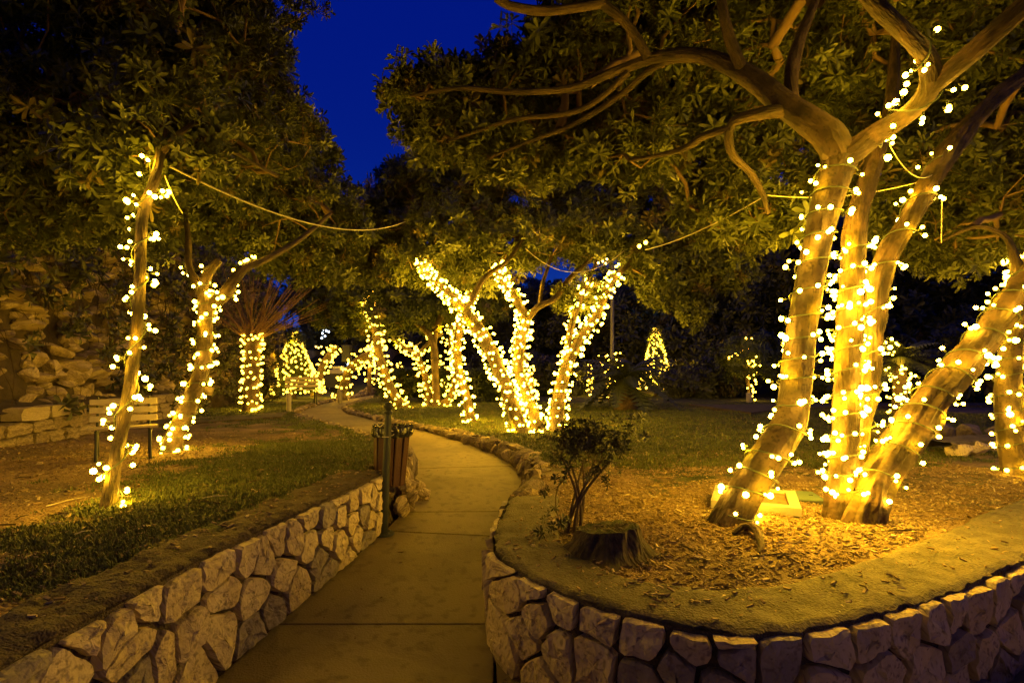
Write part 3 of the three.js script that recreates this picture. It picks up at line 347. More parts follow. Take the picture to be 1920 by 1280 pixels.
function tree(name, label, category, stems, o = {}) { // thing > trunk (each stem), branches, foliage
  const first = P(stems[0].at[0][0], stems[0].at[0][1], stems[0].at[0][2]), t = thing(name, label, category, V(0, 0, 0), o.group), curves = [];
  stems.forEach((s, i) => { const c = curve(s.at, s.at[0][2] > 8 ? 0.1 : s.ridges ? 0.03 : 0.05); if (s.root !== false && !s.limb) { const g = c[0], x = g.p.x, d = -g.p.z, y = groundAt(x, d); c.unshift({ p: V(g.p.x - 0.0, Math.min(y, g.p.y) - 0.06, g.p.z), r: g.r * 1.05 }); }
    curves.push(c); part(t, s.limb ? 'limb' : 'trunk', sweep(c, s.ridges ? 40 : c[0].r > 0.06 ? 18 : 10, s.lump ?? 0.1, i * 3.7 + (o.seed ?? 1), s.limb || s.root === false ? 0 : s.flare ?? 0.35, s.ridges ?? 0), s.mat ?? o.bark ?? M.smoothBark); });
  if (o.blobs) { const { tubes, leaves } = grow(curves.filter((_, i) => !stems[i].bare), o.blobs, o.seed ?? 1, o); if (tubes.length) part(t, 'branches', merged(tubes), o.twigs ?? M.twig);
    const kinds = o.sprigs ?? sprigsFar, lists = kinds.map(() => []), tint = leafTint((o.seed ?? 1) + 5, ...(o.tint ?? []));
    if (o.pieces) { const key = (l) => { const d = -l.p.z, px = 960 + l.p.x / d * F, py = HORIZON - (l.p.y - EYE) / d * F; return px < -20 || px > 1940 || py < -20 ? 1e6 + d : d; }; leaves.sort((a, b) => key(a) - key(b)); const tints = [0, 1, 2, 3, 4].map(() => { const m = M.leaf.clone(); m.color = tint(); return m; }); leaves.splice(0, o.pieces).forEach((l, i) => { const m = part(t, 'leaf_sprig', kinds[i % kinds.length], tints[i % 5]); l.m.decompose(m.position, m.quaternion, m.scale); }); }
    leaves.forEach((l, i) => lists[i % kinds.length].push(l.m)); kinds.forEach((g, i) => lists[i].length && instanced(t, i ? 'foliage_' + String(i).padStart(3, '0') : 'foliage', g, o.leaf ?? M.leaf, lists[i], tint)); }
  t.userData.curves = undefined; delete t.userData.curves; t.curves = curves; return t;
}
// ---------------------------------------------------------------- strings of fairy lights
const bulbShape = (() => { const g = new THREE.LatheGeometry([[0, -0.9], [0.62, -0.62], [1, 0.1], [0.7, 0.8], [0, 1.15]].map(([x, y]) => new THREE.Vector2(x, y)), 7); return g; })();
const glowOf = new Map(); function glowing(L, cool) { const k = L.toFixed(2) + cool; if (!glowOf.has(k)) { const c = cool ?? [1, 0.55, 0.03]; glowOf.set(k, std({ color: rgb(0.5, 0.4, 0.2), emissive: rgb(...c), emissiveIntensity: L, roughness: 0.4 })); } return glowOf.get(k); }
let lampCount = 0;
function lamp(p, I, color = WARM) { const l = new THREE.PointLight(rgb(...color), I, 0, 2); l.name = numbered('fairy_lamp'); l.position.copy(p); l.castShadow = true; l.shadow.radius = 1.2; scene.add(l); lampCount++; }
function lightString(name, label, o) { // thing > cable, bulb (each one), or one mass of bulbs far away
  const t = thing(name, label, 'fairy lights', V(0, 0, 0), 'strings of fairy lights on the trees'), r = rng(o.seed ?? 1), spots = [], cables = [];
  for (const w of o.wraps) { const f = frames(w.c), n = w.n, from = w.from ?? 0, to = w.to ?? 1, line = [];
    const pick = (u) => { const x = clamp(u, 0, 1) * (f.length - 1), i = Math.min(Math.floor(x), f.length - 2), k = x - i, a = f[i], b = f[i + 1]; return { p: a.p.clone().lerp(b.p, k), r: lerp(a.r, b.r, k), n: a.n, b: a.b, t: a.t }; };
    const ph = r() * 6.28, angle = (u) => ph + (w.turns ?? 6) * 6.283 * u + 0.8 * Math.sin(u * 17 + ph); const rad = (k) => k.r * 1.09 + 0.006;
    for (let i = 0, m = Math.max(20, (w.turns ?? 6) * 18); i <= m; i++) { const u = lerp(from, to, i / m), k = pick(u), a = angle(u), e = rad(k) + 0.004; line.push(k.p.clone().addScaledVector(k.n, Math.cos(a) * e).addScaledVector(k.b, Math.sin(a) * e)); }
    cables.push(line);
    for (let i = 0; i < n; i++) { const u = lerp(from, to, (i + 0.3 + r() * 0.4) / n), k = pick(u), a = angle(u) + (r() - 0.5) * 1.7, off = rad(k) + (w.off ?? 0.03) * (0.5 + r()), dir = k.n.clone().multiplyScalar(Math.cos(a)).addScaledVector(k.b, Math.sin(a)); spots.push([k.p.clone().addScaledVector(dir, off).addScaledVector(k.t, (r() - 0.5) * 0.06), dir.add(V((r() - 0.5), (r() - 0.5), (r() - 0.5))).normalize()]); } }
  for (const [p, d] of o.spots ?? []) spots.push([p, d ?? UPY]);
  const size = o.size ?? 0.018, I = (o.power ?? GLOW), every = o.every ?? 10, share = o.share ?? LAMP_SHARE, L = I * (1 - share) / (Math.PI * size * size) / 1.15, mats = [0.45, 1, 1, 1.45].map((k) => glowing(Math.max(L * k, 3), o.color)), mat = mats[1];
  if (cables.length && !o.far) part(t, 'cable', merged([...cables.map((l) => sweep(l.map((p) => ({ p, r: 0.0055 })), 5)), ...spots.map(([p, d]) => cyl(p.clone().addScaledVector(d, -size * 2.4), p.clone().addScaledVector(d, -size * 0.75), size * 0.4, size * 0.5, 5))]), M.cable); else if (cables.length) part(t, 'cable', merged(cables.map((l) => sweep(l.map((p) => ({ p, r: 0.006 })), 3))), M.cable);
  if (o.far) { const g = spots.map(([p, d]) => { const h = bulbShape.clone(); h.applyMatrix4(pose(p, d, 0, size * (0.75 + r() * 0.5))); return h; }); part(t, 'bulb', merged(g), mat, 'stuff'); }
  else spots.forEach(([p, d], i) => { const m = part(t, 'bulb', bulbShape, mats[i * 7 % 4]); m.position.copy(p); m.quaternion.setFromUnitVectors(UPY, d); m.scale.setScalar(size * (0.6 + r() * 0.55 + (r() < 0.15 ? 0.35 : 0))); });
  const glow = I * share * every; for (let i = Math.floor(every / 2); i < spots.length; i += every) lamp(o.far ? spots[i][0].clone().addScaledVector(spots[i][1], size * 1.8 + 0.03) : spots[i][0], glow, o.color);
  return t;
}

// ---------------------------------------------------------------- the trees of the photograph
const evergreen = 'broadleaf evergreens lit by fairy lights';
lateIvy();
// the wide tree over the curved wall: smooth stem, heavy arms
const wideTree = tree('evergreen_tree', 'big smooth-barked evergreen leaning from the bed behind the curved wall, its arms spreading overhead', 'tree', [
  { at: [[1366, 985, 3.42, 28.2], [1395, 930, 3.42, 29.9], [1440, 858, 3.44, 31.6], [1478, 800, 3.48, 29.1], [1490, 740, 3.5, 26.5], [1500, 640, 3.5, 25.6], [1520, 520, 3.5, 23.9], [1545, 400, 3.5, 24.8], [1575, 300, 3.5, 29.1]], lump: 0.08, ridges: 0.05 },
  { at: [[1578, 310, 3.5, 28.2], [1560, 262, 3.5, 28.2], [1530, 235, 3.55, 25.6], [1470, 193, 3.65, 22.2], [1400, 140, 3.8, 18], [1320, 105, 4.0, 12.8], [1240, 105, 4.2, 10.3], [1150, 135, 4.35, 8.55], [1070, 165, 4.45, 6.84], [960, 172, 4.5, 5.13], [860, 165, 4.6, 4.27], [770, 180, 4.65, 2.56]], limb: 1, lump: 0.06 },
  { at: [[1575, 300, 3.5, 23.9], [1600, 285, 3.45, 23.1], [1645, 250, 3.4, 19.7], [1700, 215, 3.2, 17.1], [1742, 168, 3.0, 18], [1738, 110, 2.9, 16.2], [1690, 55, 2.8, 14.5], [1625, -10, 2.7, 13.7], [1540, -120, 2.6, 10.3]], limb: 1, mat: M.bark },
  { at: [[1740, 170, 3.0, 15.4], [1775, 140, 2.92, 18], [1850, 75, 2.78, 18.8], [1945, -10, 2.65, 18.8]], limb: 1, mat: M.bark },
  { at: [[1395, 138, 3.8, 11.1], [1368, 70, 3.75, 10.3], [1352, 0, 3.7, 8.55], [1340, -70, 3.7, 6.84]], limb: 1 },
  { at: [[1490, 205, 3.62, 13.7], [1430, 212, 3.65, 12], [1372, 232, 3.75, 9.4], [1372, 285, 3.85, 7.69], [1408, 325, 3.95, 6.84], [1432, 368, 4.0, 5.13], [1440, 400, 4.1, 3.42]], limb: 1 },
  { at: [[1330, 108, 4.0, 8.55], [1240, 118, 4.3, 6.84], [1160, 180, 4.6, 5.98], [1080, 230, 4.7, 5.13], [980, 270, 4.8, 3.42], [930, 290, 4.8, 2.56]], limb: 1 },
  { at: [[1215, 108, 4.2, 8.55], [1180, 50, 4.15, 8.55], [1120, 0, 4.1, 7.69], [1040, -40, 4.1, 5.98]], limb: 1 },
  { at: [[1485, 195, 3.65, 12.8], [1484, 140, 3.75, 12.8], [1498, 80, 3.85, 11.1], [1530, 0, 3.95, 7.69]], limb: 1, mat: M.darkBark },
  { at: [[1372, 240, 3.75, 7.69], [1320, 255, 3.95, 6.84], [1290, 275, 4.1, 5.98], [1240, 290, 4.3, 4.27], [1180, 300, 4.5, 3.42]], limb: 1 },
  { at: [[1180, 135, 4.3, 5.98], [1090, 205, 4.55, 5.13], [960, 225, 4.7, 4.27], [840, 265, 4.8, 2.56]], limb: 1 },
  { at: [[930, -5, 4.0, 7.69], [960, 12, 4.05, 7.69], [1030, 20, 4.1, 8.55], [1130, 5, 4.1, 8.55]], limb: 1, bare: 1, mat: M.darkBark },
], { seed: 3, bark: M.smoothBark, sprigs: sprigsNear, pieces: 290, perTip: 4, fill: 0.5, low: 3, push: 0.75, more: 1.7, deep: 0.6, scale: 0.86, twig: 0.0055, blobs: [
  [805, 190, 4.65, 0.28, 0.13, 0.5, 24], [880, 190, 4.6, 0.34, 0.18, 0.5, 34], [970, 160, 4.5, 0.4, 0.24, 0.6, 40], [830, 255, 4.8, 0.36, 0.16, 0.5, 26], [940, 230, 4.7, 0.5, 0.28, 0.6, 42], [1010, 290, 4.9, 0.5, 0.22, 0.6, 36], [1080, 60, 4.3, 0.4, 0.36, 0.7, 46], [1100, 190, 4.6, 0.6, 0.36, 0.7, 56], [1180, 60, 4.2, 0.6, 0.4, 0.8, 52],
  [1230, 230, 4.7, 0.6, 0.36, 0.7, 60], [1300, 60, 4.2, 0.7, 0.5, 0.8, 60], [1340, 230, 4.8, 0.55, 0.4, 0.7, 52], [1345, 370, 5.0, 0.4, 0.42, 0.5, 46], [1410, 430, 5.1, 0.3, 0.25, 0.4, 22], [1420, 60, 4.2, 0.6, 0.5, 0.8, 60], [1440, 250, 4.8, 0.5, 0.4, 0.6, 40], [1540, 60, 4.3, 0.7, 0.5, 0.8, 60], [1560, 190, 4.9, 0.6, 0.5, 0.6, 44], [1660, 70, 4.4, 0.7, 0.55, 0.8, 60], [1690, 200, 4.9, 0.5, 0.4, 0.6, 36],
  [1790, 60, 4.2, 0.7, 0.5, 0.8, 60], [1890, 120, 4.3, 0.6, 0.5, 0.8, 56], [800, 175, 4.05, .18, .08, .15, 16], [930, 290, 4.2, .2, .08, .15, 16], [850, 262, 4.2, .18, .07, .15, 14], [1190, 300, 3.95, .25, .08, .2, 18], [1437, 400, 3.6, .16, .1, .15, 14], [1500, -120, 3.6, 1.6, 0.45, 1.2, 70], [1350, -130, 4.0, 1.0, 0.4, 1, 40], [1800, -150, 3.4, 1.4, 0.5, 1.2, 60]] });
// the rough twin-stemmed tree beside it
const twinTree = tree('rough_tree', 'rough-barked tree with an upright and two outflung stems from one root, beside the metal covers', 'tree', [
  { at: [[1572, 975, 3.57, 21.4], [1580, 900, 3.57, 22.1], [1586, 800, 3.57, 21.4], [1590, 700, 3.57, 20.6], [1594, 600, 3.58, 19.8], [1600, 500, 3.6, 19], [1610, 400, 3.66, 17.5], [1640, 300, 3.8, 14.2], [1670, 200, 4.0, 11.1], [1680, 60, 4.2, 6.34]], lump: 0.12, ridges: 0.2 },
  { at: [[1606, 982, 3.53, 34.8], [1636, 905, 3.57, 31.7], [1700, 822, 3.64, 29.3], [1748, 745, 3.7, 26.9], [1800, 690, 3.75, 25.4], [1860, 615, 3.82, 23.8], [1925, 530, 3.9, 21.4], [2000, 440, 4.0, 15.8]], lump: 0.16, ridges: 0.24 },
  { at: [[1600, 860, 3.66, 19], [1622, 760, 3.7, 17.5], [1632, 680, 3.72, 16.7], [1640, 590, 3.74, 16.7], [1652, 510, 3.76, 17.5], [1700, 420, 3.8, 16.7], [1752, 330, 3.9, 16.7], [1790, 270, 4.0, 17.5], [1850, 200, 4.1, 14.2], [1935, 130, 4.2, 11.1]], limb: 1, lump: 0.16, ridges: 0.22 },
  { at: [[1920, 540, 3.9, 11.1], [1900, 470, 4.1, 7.13], [1880, 440, 4.2, 4.75], [1830, 425, 4.3, 3.96], [1770, 450, 4.4, 2.38]], limb: 1, bare: 0, mat: M.smoothBark },
], { seed: 8, bark: M.bark, sprigs: sprigsNear, perTip: 4, fill: 0.5, low: 4, push: 0.2, more: 1.7, scale: 0.8, twig: 0.005, tint: [[0.06, 0.07, 0.02], [0.1, 0.11, 0.03]], blobs: [[1850, 290, 4.9, 0.6, 0.42, 0.6, 54], [1760, 300, 5.0, 0.4, 0.35, 0.5, 28], [1850, 430, 5.0, 0.55, 0.26, 0.5, 44], [1780, 470, 5.2, 0.3, 0.15, 0.35, 16], [1660, 330, 5.1, 0.4, 0.35, 0.5, 26], [1560, 330, 5.2, 0.35, 0.3, 0.5, 18], [1900, 380, 4.7, 0.4, 0.35, 0.5, 30], [1700, 420, 5.4, .4, .25, .4, 20]] });
const edgeTree = tree('slim_tree', 'upright stem wound in lights beyond the low planter wall', 'tree', [{ at: [[1908, 885, 5.2, 21.2], [1896, 800, 5.2, 21.2], [1892, 700, 5.2, 19.6], [1902, 600, 5.2, 17.8], [1912, 520, 5.2, 14.4], [1902, 468, 5.3, 9.35], [1880, 400, 5.4, 5.1]] }, { at: [[1910, 530, 5.2, 10.2], [1960, 440, 5.2, 7.65]], limb: 1 }], { seed: 12, bark: M.smoothBark });
// by the rubble wall
const leanTree = tree('leaning_tree', 'thin crooked trunk rising from bare earth into dark leaves, slack cable tied to it', 'tree', [
  { at: [[203, 955, 3.42, 15.3], [213, 880, 3.42, 11.5], [233, 780, 3.45, 10.7], [249, 680, 3.48, 9.9], [260, 560, 3.5, 9.9], [263, 460, 3.55, 9.18], [268, 400, 3.6, 9.18], [285, 350, 3.68, 9.18], [298, 300, 3.78, 8.41], [306, 240, 3.9, 7.65], [318, 150, 4.1, 6.12], [330, 60, 4.3, 4.59]], flare: 0.25 },
  { at: [[300, 290, 3.8, 6.12], [330, 255, 3.85, 5.36], [350, 240, 3.9, 4.59], [420, 190, 4.2, 3.83]], limb: 1 }, { at: [[303, 250, 3.9, 6.12], [200, 180, 4.2, 5.36], [120, 190, 4.5, 5.36], [60, 150, 4.8, 3.83]], limb: 1 }, { at: [[120, 200, 4.5, 4.59], [128, 245, 4.4, 3.83], [135, 262, 4.4, 2.29]], limb: 1, bare: 1 }, { at: [[320, 170, 4.1, 4.59], [400, 260, 4.8, 3.83], [520, 330, 5.6, 3.06]], limb: 1 },
], { seed: 21, sprigs: sprigsNear, perTip: 4, fill: 0.5, low: 5, scale: 0.74, more: 2, tint: [[0.05, 0.062, 0.018], [0.09, 0.1, 0.03]], blobs: [
  [40, 60, 5.0, 0.8, 0.7, 1, 70], [60, 260, 5.0, 0.8, 0.5, 1, 70], [60, 400, 5.4, 0.7, 0.3, 0.7, 36], [200, 60, 5.0, 0.8, 0.6, 1, 70], [190, 270, 5.0, 0.8, 0.45, 1, 66], [200, 395, 5.2, 0.5, 0.25, 0.6, 26], [340, 60, 5.2, 0.8, 0.6, 1, 70], [340, 240, 5.2, 0.7, 0.5, 1, 66], [400, 60, 5.6, 0.55, 0.6, 1, 60], [440, 230, 5.8, 0.75, 0.5, 1, 60], [430, 130, 5.9, 0.42, 0.6, 0.8, 44], [310, 200, 3.9, 0.35, 0.45, 0.3, 34], [250, 310, 4.0, 0.3, 0.1, 0.3, 14], [340, 320, 4.2, 0.25, 0.1, 0.3, 12], [110, -110, 4.4, 1.4, 0.5, 1.2, 60], [420, -120, 5, 1.1, .5, 1.2, 40]] });
const forkTree = tree('forked_tree', 'slanting trunk forking low into three arms, close to the rubble wall', 'tree', [
  { at: [[314, 860, 5.75, 18.4], [330, 812, 5.8, 15.3], [355, 755, 5.8, 14.5], [378, 690, 5.85, 13.8], [384, 620, 5.9, 13], [384, 565, 5.95, 13.8]] },
  { at: [[384, 570, 5.95, 10.7], [372, 535, 6.05, 7.65], [354, 500, 6.15, 6.12], [352, 450, 6.3, 5.36], [345, 380, 6.6, 3.83], [330, 300, 6.9, 3.06]], limb: 1 }, { at: [[384, 572, 5.95, 10.7], [380, 535, 5.95, 9.18], [392, 508, 5.95, 8.41], [410, 488, 5.95, 7.65]], limb: 1, bare: 1 },
  { at: [[388, 575, 5.95, 12.2], [420, 552, 5.95, 11.5], [436, 530, 6, 9.9], [460, 502, 6.1, 7.65], [495, 488, 6.3, 6.12], [560, 450, 6.8, 4.59], [620, 400, 7.4, 3.06]], limb: 1 },
], { seed: 26, sprigs: sprigsFar, perTip: 4, fill: 0.5, low: 5, scale: 0.64, more: 1.6, tint: [[0.05, 0.062, 0.018], [0.09, 0.1, 0.03]], blobs: [[300, 390, 7, 0.8, 0.3, 0.9, 40], [420, 380, 7.2, 1.0, 0.5, 1, 70], [520, 400, 7.6, 0.9, 0.5, 1, 66], [565, 335, 7.8, 0.5, 0.7, 0.9, 60], [530, 265, 7.6, 0.45, 0.4, 0.8, 44], [610, 420, 8.2, 0.6, 0.45, 0.8, 44], [520, 470, 7.8, 0.7, 0.25, 0.8, 34], [590, 490, 8.2, 0.5, 0.25, 0.6, 26], [430, 240, 7.4, 1, 0.6, 1, 60], [485, 90, 7.0, 0.25, 0.5, 0.8, 22], [410, 60, 7.2, 0.6, 0.8, 0.9, 50], [240, 420, 7.4, 0.8, 0.25, 0.6, 26]] });
// the V-shaped tree on the large lawn
const vTree = tree('spreading_tree', 'wide tree on the large lawn, its stems splayed in a V from one root', 'tree', [
  { at: [[980, 818, 8.3, 13.4], [957, 750, 8.4, 12.8], [935, 690, 8.5, 12.1], [905, 630, 8.6, 12.1], [876, 590, 8.7, 11.5], [840, 550, 8.9, 7.65], [800, 512, 9.2, 5.74], [775, 470, 9.4, 3.82]] },
  { at: [[1012, 806, 8.5, 10.9], [988, 740, 8.6, 9.52], [972, 690, 8.7, 9.52], [976, 640, 8.8, 9.52], [984, 600, 8.9, 8.29], [965, 555, 9, 7.01], [935, 508, 9.1, 5.74], [960, 460, 9.3, 4.46], [1000, 420, 9.4, 3.82]], lump: 0.08 },
  { at: [[1042, 800, 8.6, 12.1], [1050, 740, 8.7, 12.1], [1062, 690, 8.8, 11.5], [1085, 640, 8.9, 9.52], [1120, 590, 9, 7.65], [1145, 530, 9.1, 6.38], [1180, 495, 9.2, 5.1], [1215, 455, 9.4, 3.82]] },
  { at: [[1062, 690, 8.8, 7.65], [1066, 640, 8.9, 6.38], [1078, 590, 9, 5.1], [1098, 538, 9.2, 4.46], [1120, 490, 9.4, 3.19]], limb: 1 },
  { at: [[980, 612, 8.9, 7.01], [1008, 576, 8.9, 5.74], [1040, 560, 9, 5.74], [1068, 522, 9.1, 5.1], [1104, 488, 9.3, 3.82], [1130, 440, 9.5, 2.55]], limb: 1 }, { at: [[1012, 574, 8.95, 3.82], [1018, 530, 9, 3.82], [1035, 480, 9.2, 3.19]], limb: 1 }, { at: [[872, 592, 8.7, 7.01], [905, 525, 8.9, 5.1], [950, 490, 9, 3.82], [985, 440, 9.2, 3.19]], limb: 1 },
], { seed: 31, bark: M.smoothBark, perTip: 4, fill: 0.45, low: 6, scale: 0.7, more: 1.7, least: 0.004, tint: [[0.05, 0.062, 0.018], [0.095, 0.105, 0.03]], blobs: [
  [785, 365, 10, 0.8, 0.5, 1, 46], [720, 430, 10.2, 0.7, 0.6, 1, 44], [860, 330, 10, 1.0, 0.6, 1.2, 60], [850, 440, 9.7, 1.0, 0.6, 1.2, 70], [980, 350, 9.8, 1.1, 0.7, 1.2, 66], [980, 450, 9.4, 0.9, 0.4, 1.2, 54], [1100, 350, 9.6, 1.1, 0.7, 1.2, 66], [1110, 440, 9.4, 0.9, 0.5, 1.2, 56], [1220, 390, 9.4, 0.9, 0.7, 1.1, 62], [1230, 480, 9.2, 0.55, 0.4, 0.8, 44], [1320, 430, 9.2, 0.65, 0.6, 0.9, 56], [1350, 500, 9.0, 0.5, 0.35, 0.6, 42], [1245, 530, 9.1, 0.28, 0.35, 0.5, 26], [790, 500, 9.8, 0.7, 0.2, 0.8, 32], [690, 490, 10.4, 0.6, 0.3, 0.7, 34], [900, 520, 9.6, 0.35, 0.2, 0.5, 16], [1080, 560, 9.4, 0.3, 0.2, 0.4, 14], [1290, 570, 9.0, 0.2, 0.22, 0.3, 10]] });
const legTree = tree('slender_tree', 'slender leaning stem on the lawn close behind the V-shaped tree', 'tree', [{ at: [[884, 792, 10.0, 8.5], [872, 735, 10, 7.65], [858, 680, 10, 7.65], [860, 625, 10, 7.65], [872, 585, 10, 7.65], [890, 540, 10.2, 5.95], [905, 500, 10.4, 4.25]] }], { seed: 35, sprigs: sprigsFar, perTip: 3, blobs: [[900, 470, 10.6, 0.8, 0.4, 0.6, 30]] });
const backTree = tree('multi_stem_tree', 'tree with one pale bare stem among lit ones, by the clipped hedge', 'tree', [
  { at: [[818, 760, 15, 7.65], [816, 700, 15, 6.8], [813, 650, 15, 6.8], [803, 625, 15, 5.95], [775, 598, 15.2, 4.25], [765, 560, 15.4, 3.4]] }, { at: [[813, 650, 15, 5.1], [820, 610, 15, 5.1], [832, 580, 15.2, 4.25], [850, 550, 15.4, 3.4]], limb: 1 },
  { at: [[806, 758, 15.1, 5.95], [796, 700, 15.1, 5.95], [782, 668, 15.1, 5.1], [766, 655, 15.2, 3.4], [745, 645, 15.3, 2.55]] }, { at: [[828, 758, 14.9, 5.95], [845, 742, 14.8, 5.1], [852, 700, 14.8, 5.1], [846, 650, 14.8, 5.1], [850, 610, 15, 4.25]] }, { at: [[782, 668, 15.1, 3.4], [806, 640, 15.1, 3.4], [830, 625, 15.1, 2.55]], limb: 1, bare: 1 },
], { seed: 41, perTip: 4, fill: 0.4, low: 4, more: 1.5, scale: 0.9, least: 0.006, tint: [[0.045, 0.06, 0.016], [0.08, 0.095, 0.026]], blobs: [[700, 540, 15.6, 1.2, 0.7, 1.2, 60], [780, 550, 15.6, 1.2, 0.7, 1.2, 60], [850, 560, 15.6, 1.0, 0.7, 1.2, 50], [740, 600, 15.4, 1.0, 0.4, 0.8, 44], [820, 590, 15.4, 0.8, 0.3, 0.8, 34], [660, 590, 16, 0.8, 0.6, 1, 44], [920, 560, 16, .8, .6, 1, 30]] });
const archTree = tree('bent_tree', 'dark tree with a lit leg slanting down to the lawn behind the dark post', 'tree', [{ at: [[757, 764, 14.4, 7.65], [735, 732, 14.4, 7.65], [718, 690, 14.5, 7.65], [708, 650, 14.6, 7.65], [703, 618, 14.7, 6.8], [696, 588, 14.8, 5.95], [692, 560, 15, 4.25], [705, 530, 15.2, 3.4]] }], { seed: 45, perTip: 4, fill: 0.4, more: 1.5, scale: 0.9, low: 3, least: 0.006, tint: [[0.035, 0.048, 0.013], [0.065, 0.08, 0.02]], blobs: [[630, 560, 16, 0.9, 0.7, 1, 50], [680, 545, 15.5, 0.9, 0.6, 1, 50], [640, 500, 15.5, 1, 0.6, 1, 44]] });
const farLegTree = tree('bent_tree', 'small tree bent in a lit bow beside the table with the blue lamp', 'tree', [{ at: [[640, 742, 19.5, 9], [652, 700, 19.5, 8], [672, 676, 19.5, 8], [698, 662, 19.6, 7], [715, 640, 19.8, 6], [720, 600, 20, 4]] }], { seed: 47 });
const slantTree = tree('slender_tree', 'small slanting lit stem between the fir and the stone steps', 'tree', [{ at: [[592, 728, 20.5, 8], [604, 690, 20.5, 7], [618, 664, 20.5, 6], [632, 648, 20.6, 4]] }], { seed: 49 });
// the garden goes on behind the viewer: two more lit trees whose leaves close the sky over the walls
const WP = (x, y, d, r) => [960 + x / d * F, HORIZON - (y - EYE) / d * F, d, r / d * F];
const hindTree = tree('evergreen_tree', 'lit evergreen behind the viewer by the paved corner', 'tree', [{ at: [WP(3.0, -0.4, -2.6, 0.15), WP(2.8, 0.8, -2.6, 0.13), WP(2.9, 2.0, -2.7, 0.12), WP(2.6, 3.2, -2.6, 0.1), WP(2.2, 4.2, -2.2, 0.06)] }, { at: [WP(2.75, 2.6, -2.65, 0.08), WP(1.6, 3.6, -1.6, 0.06), WP(0.6, 4.3, -0.8, 0.03)], limb: 1 }, { at: [WP(2.75, 2.6, -2.65, 0.08), WP(3.6, 3.6, -1.6, 0.05), WP(4.4, 4.2, -0.8, 0.03)], limb: 1 }], { seed: 61, scale: 1.9, perTip: 6, step: 0.4, blobs: [[2.5, 4.3, -3, 2.2, 0.8, 2, 130], [0.8, 4.6, -1.0, 1.8, 0.6, 1.3, 100], [3.8, 4.4, -0.8, 1.8, 0.6, 1.3, 100], [2.8, 3.6, -5, 2.5, 1.5, 1, 110], [1.8, 5.4, 1.2, 2.6, 0.5, 2, 170], [1.2, 6.0, 3.4, 2.2, 0.4, 1.2, 120]].map(([x, y, d, a, b, c, n]) => [...WP(x, y, d, 0).slice(0, 3), a, b, c, n]) });
const hindTree2 = tree('evergreen_tree', 'lit evergreen behind the viewer on the lawn side', 'tree', [{ at: [WP(-3.6, 0.0, -1.9, 0.15), WP(-3.5, 1.2, -2.0, 0.13), WP(-3.3, 2.4, -1.9, 0.11), WP(-3.0, 3.6, -1.7, 0.07)] }, { at: [WP(-3.35, 2.2, -1.9, 0.08), WP(-2.4, 3.4, -1.2, 0.05), WP(-1.4, 4.3, -0.6, 0.03)], limb: 1 }], { seed: 64, scale: 1.9, perTip: 6, step: 0.4, blobs: [[-3.2, 4.3, -2.4, 2.2, 0.8, 2, 130], [-1.4, 4.6, -1.4, 1.8, 0.6, 1.4, 90], [-3.4, 3.4, -5, 3, 1.8, 1, 120], [-6.5, 3.2, -2, 1.2, 1.8, 2, 90], [-2, 5.4, 1.2, 2.6, 0.5, 2, 170], [-1.6, 6.0, 3.4, 2.2, 0.4, 1.2, 120]].map(([x, y, d, a, b, c, n]) => [...WP(x, y, d, 0).slice(0, 3), a, b, c, n]) });
// pollarded willow with a fan of bare rods
const pollard = tree('pollarded_tree', 'pollarded stump wound in lights with a fan of bare rods on its head', 'tree', [{ at: [[470, 768, 13.2, 14], [471, 720, 13.2, 13], [473, 670, 13.2, 13], [474, 640, 13.2, 15], [474, 628, 13.2, 13]], flare: 0.2 }], { seed: 51, bark: M.bark });
{ const r = rng(52), rods = [], c = P(474, 634, 13.2); for (let i = 0; i < 75; i++) { const a = (r() - 0.42) * 2.3, b = (r() - 0.5) * 1.6, L = 1.1 + r() * 1.1, dir = V(Math.sin(a), Math.cos(a) * 0.9, Math.sin(b) * 0.7).normalize(), s = c.clone().add(V((r() - 0.5) * 0.3, (r() - 0.5) * 0.1, (r() - 0.5) * 0.3)); const l = []; for (let k = 0; k <= 6; k++) { const t = k / 6; l.push({ p: s.clone().addScaledVector(dir, L * t).add(V(0.12 * t * t * dir.x, 0.2 * t * t - 0.18 * Math.abs(dir.x) * t * t, 0)), r: lerp(0.013, 0.005, t) }); } rods.push(sweep(l, 4)); } part(pollard, 'rods', merged(rods), std({ color: rgb(0.2, 0.11, 0.05), roughness: 0.8 }), 'stuff'); }
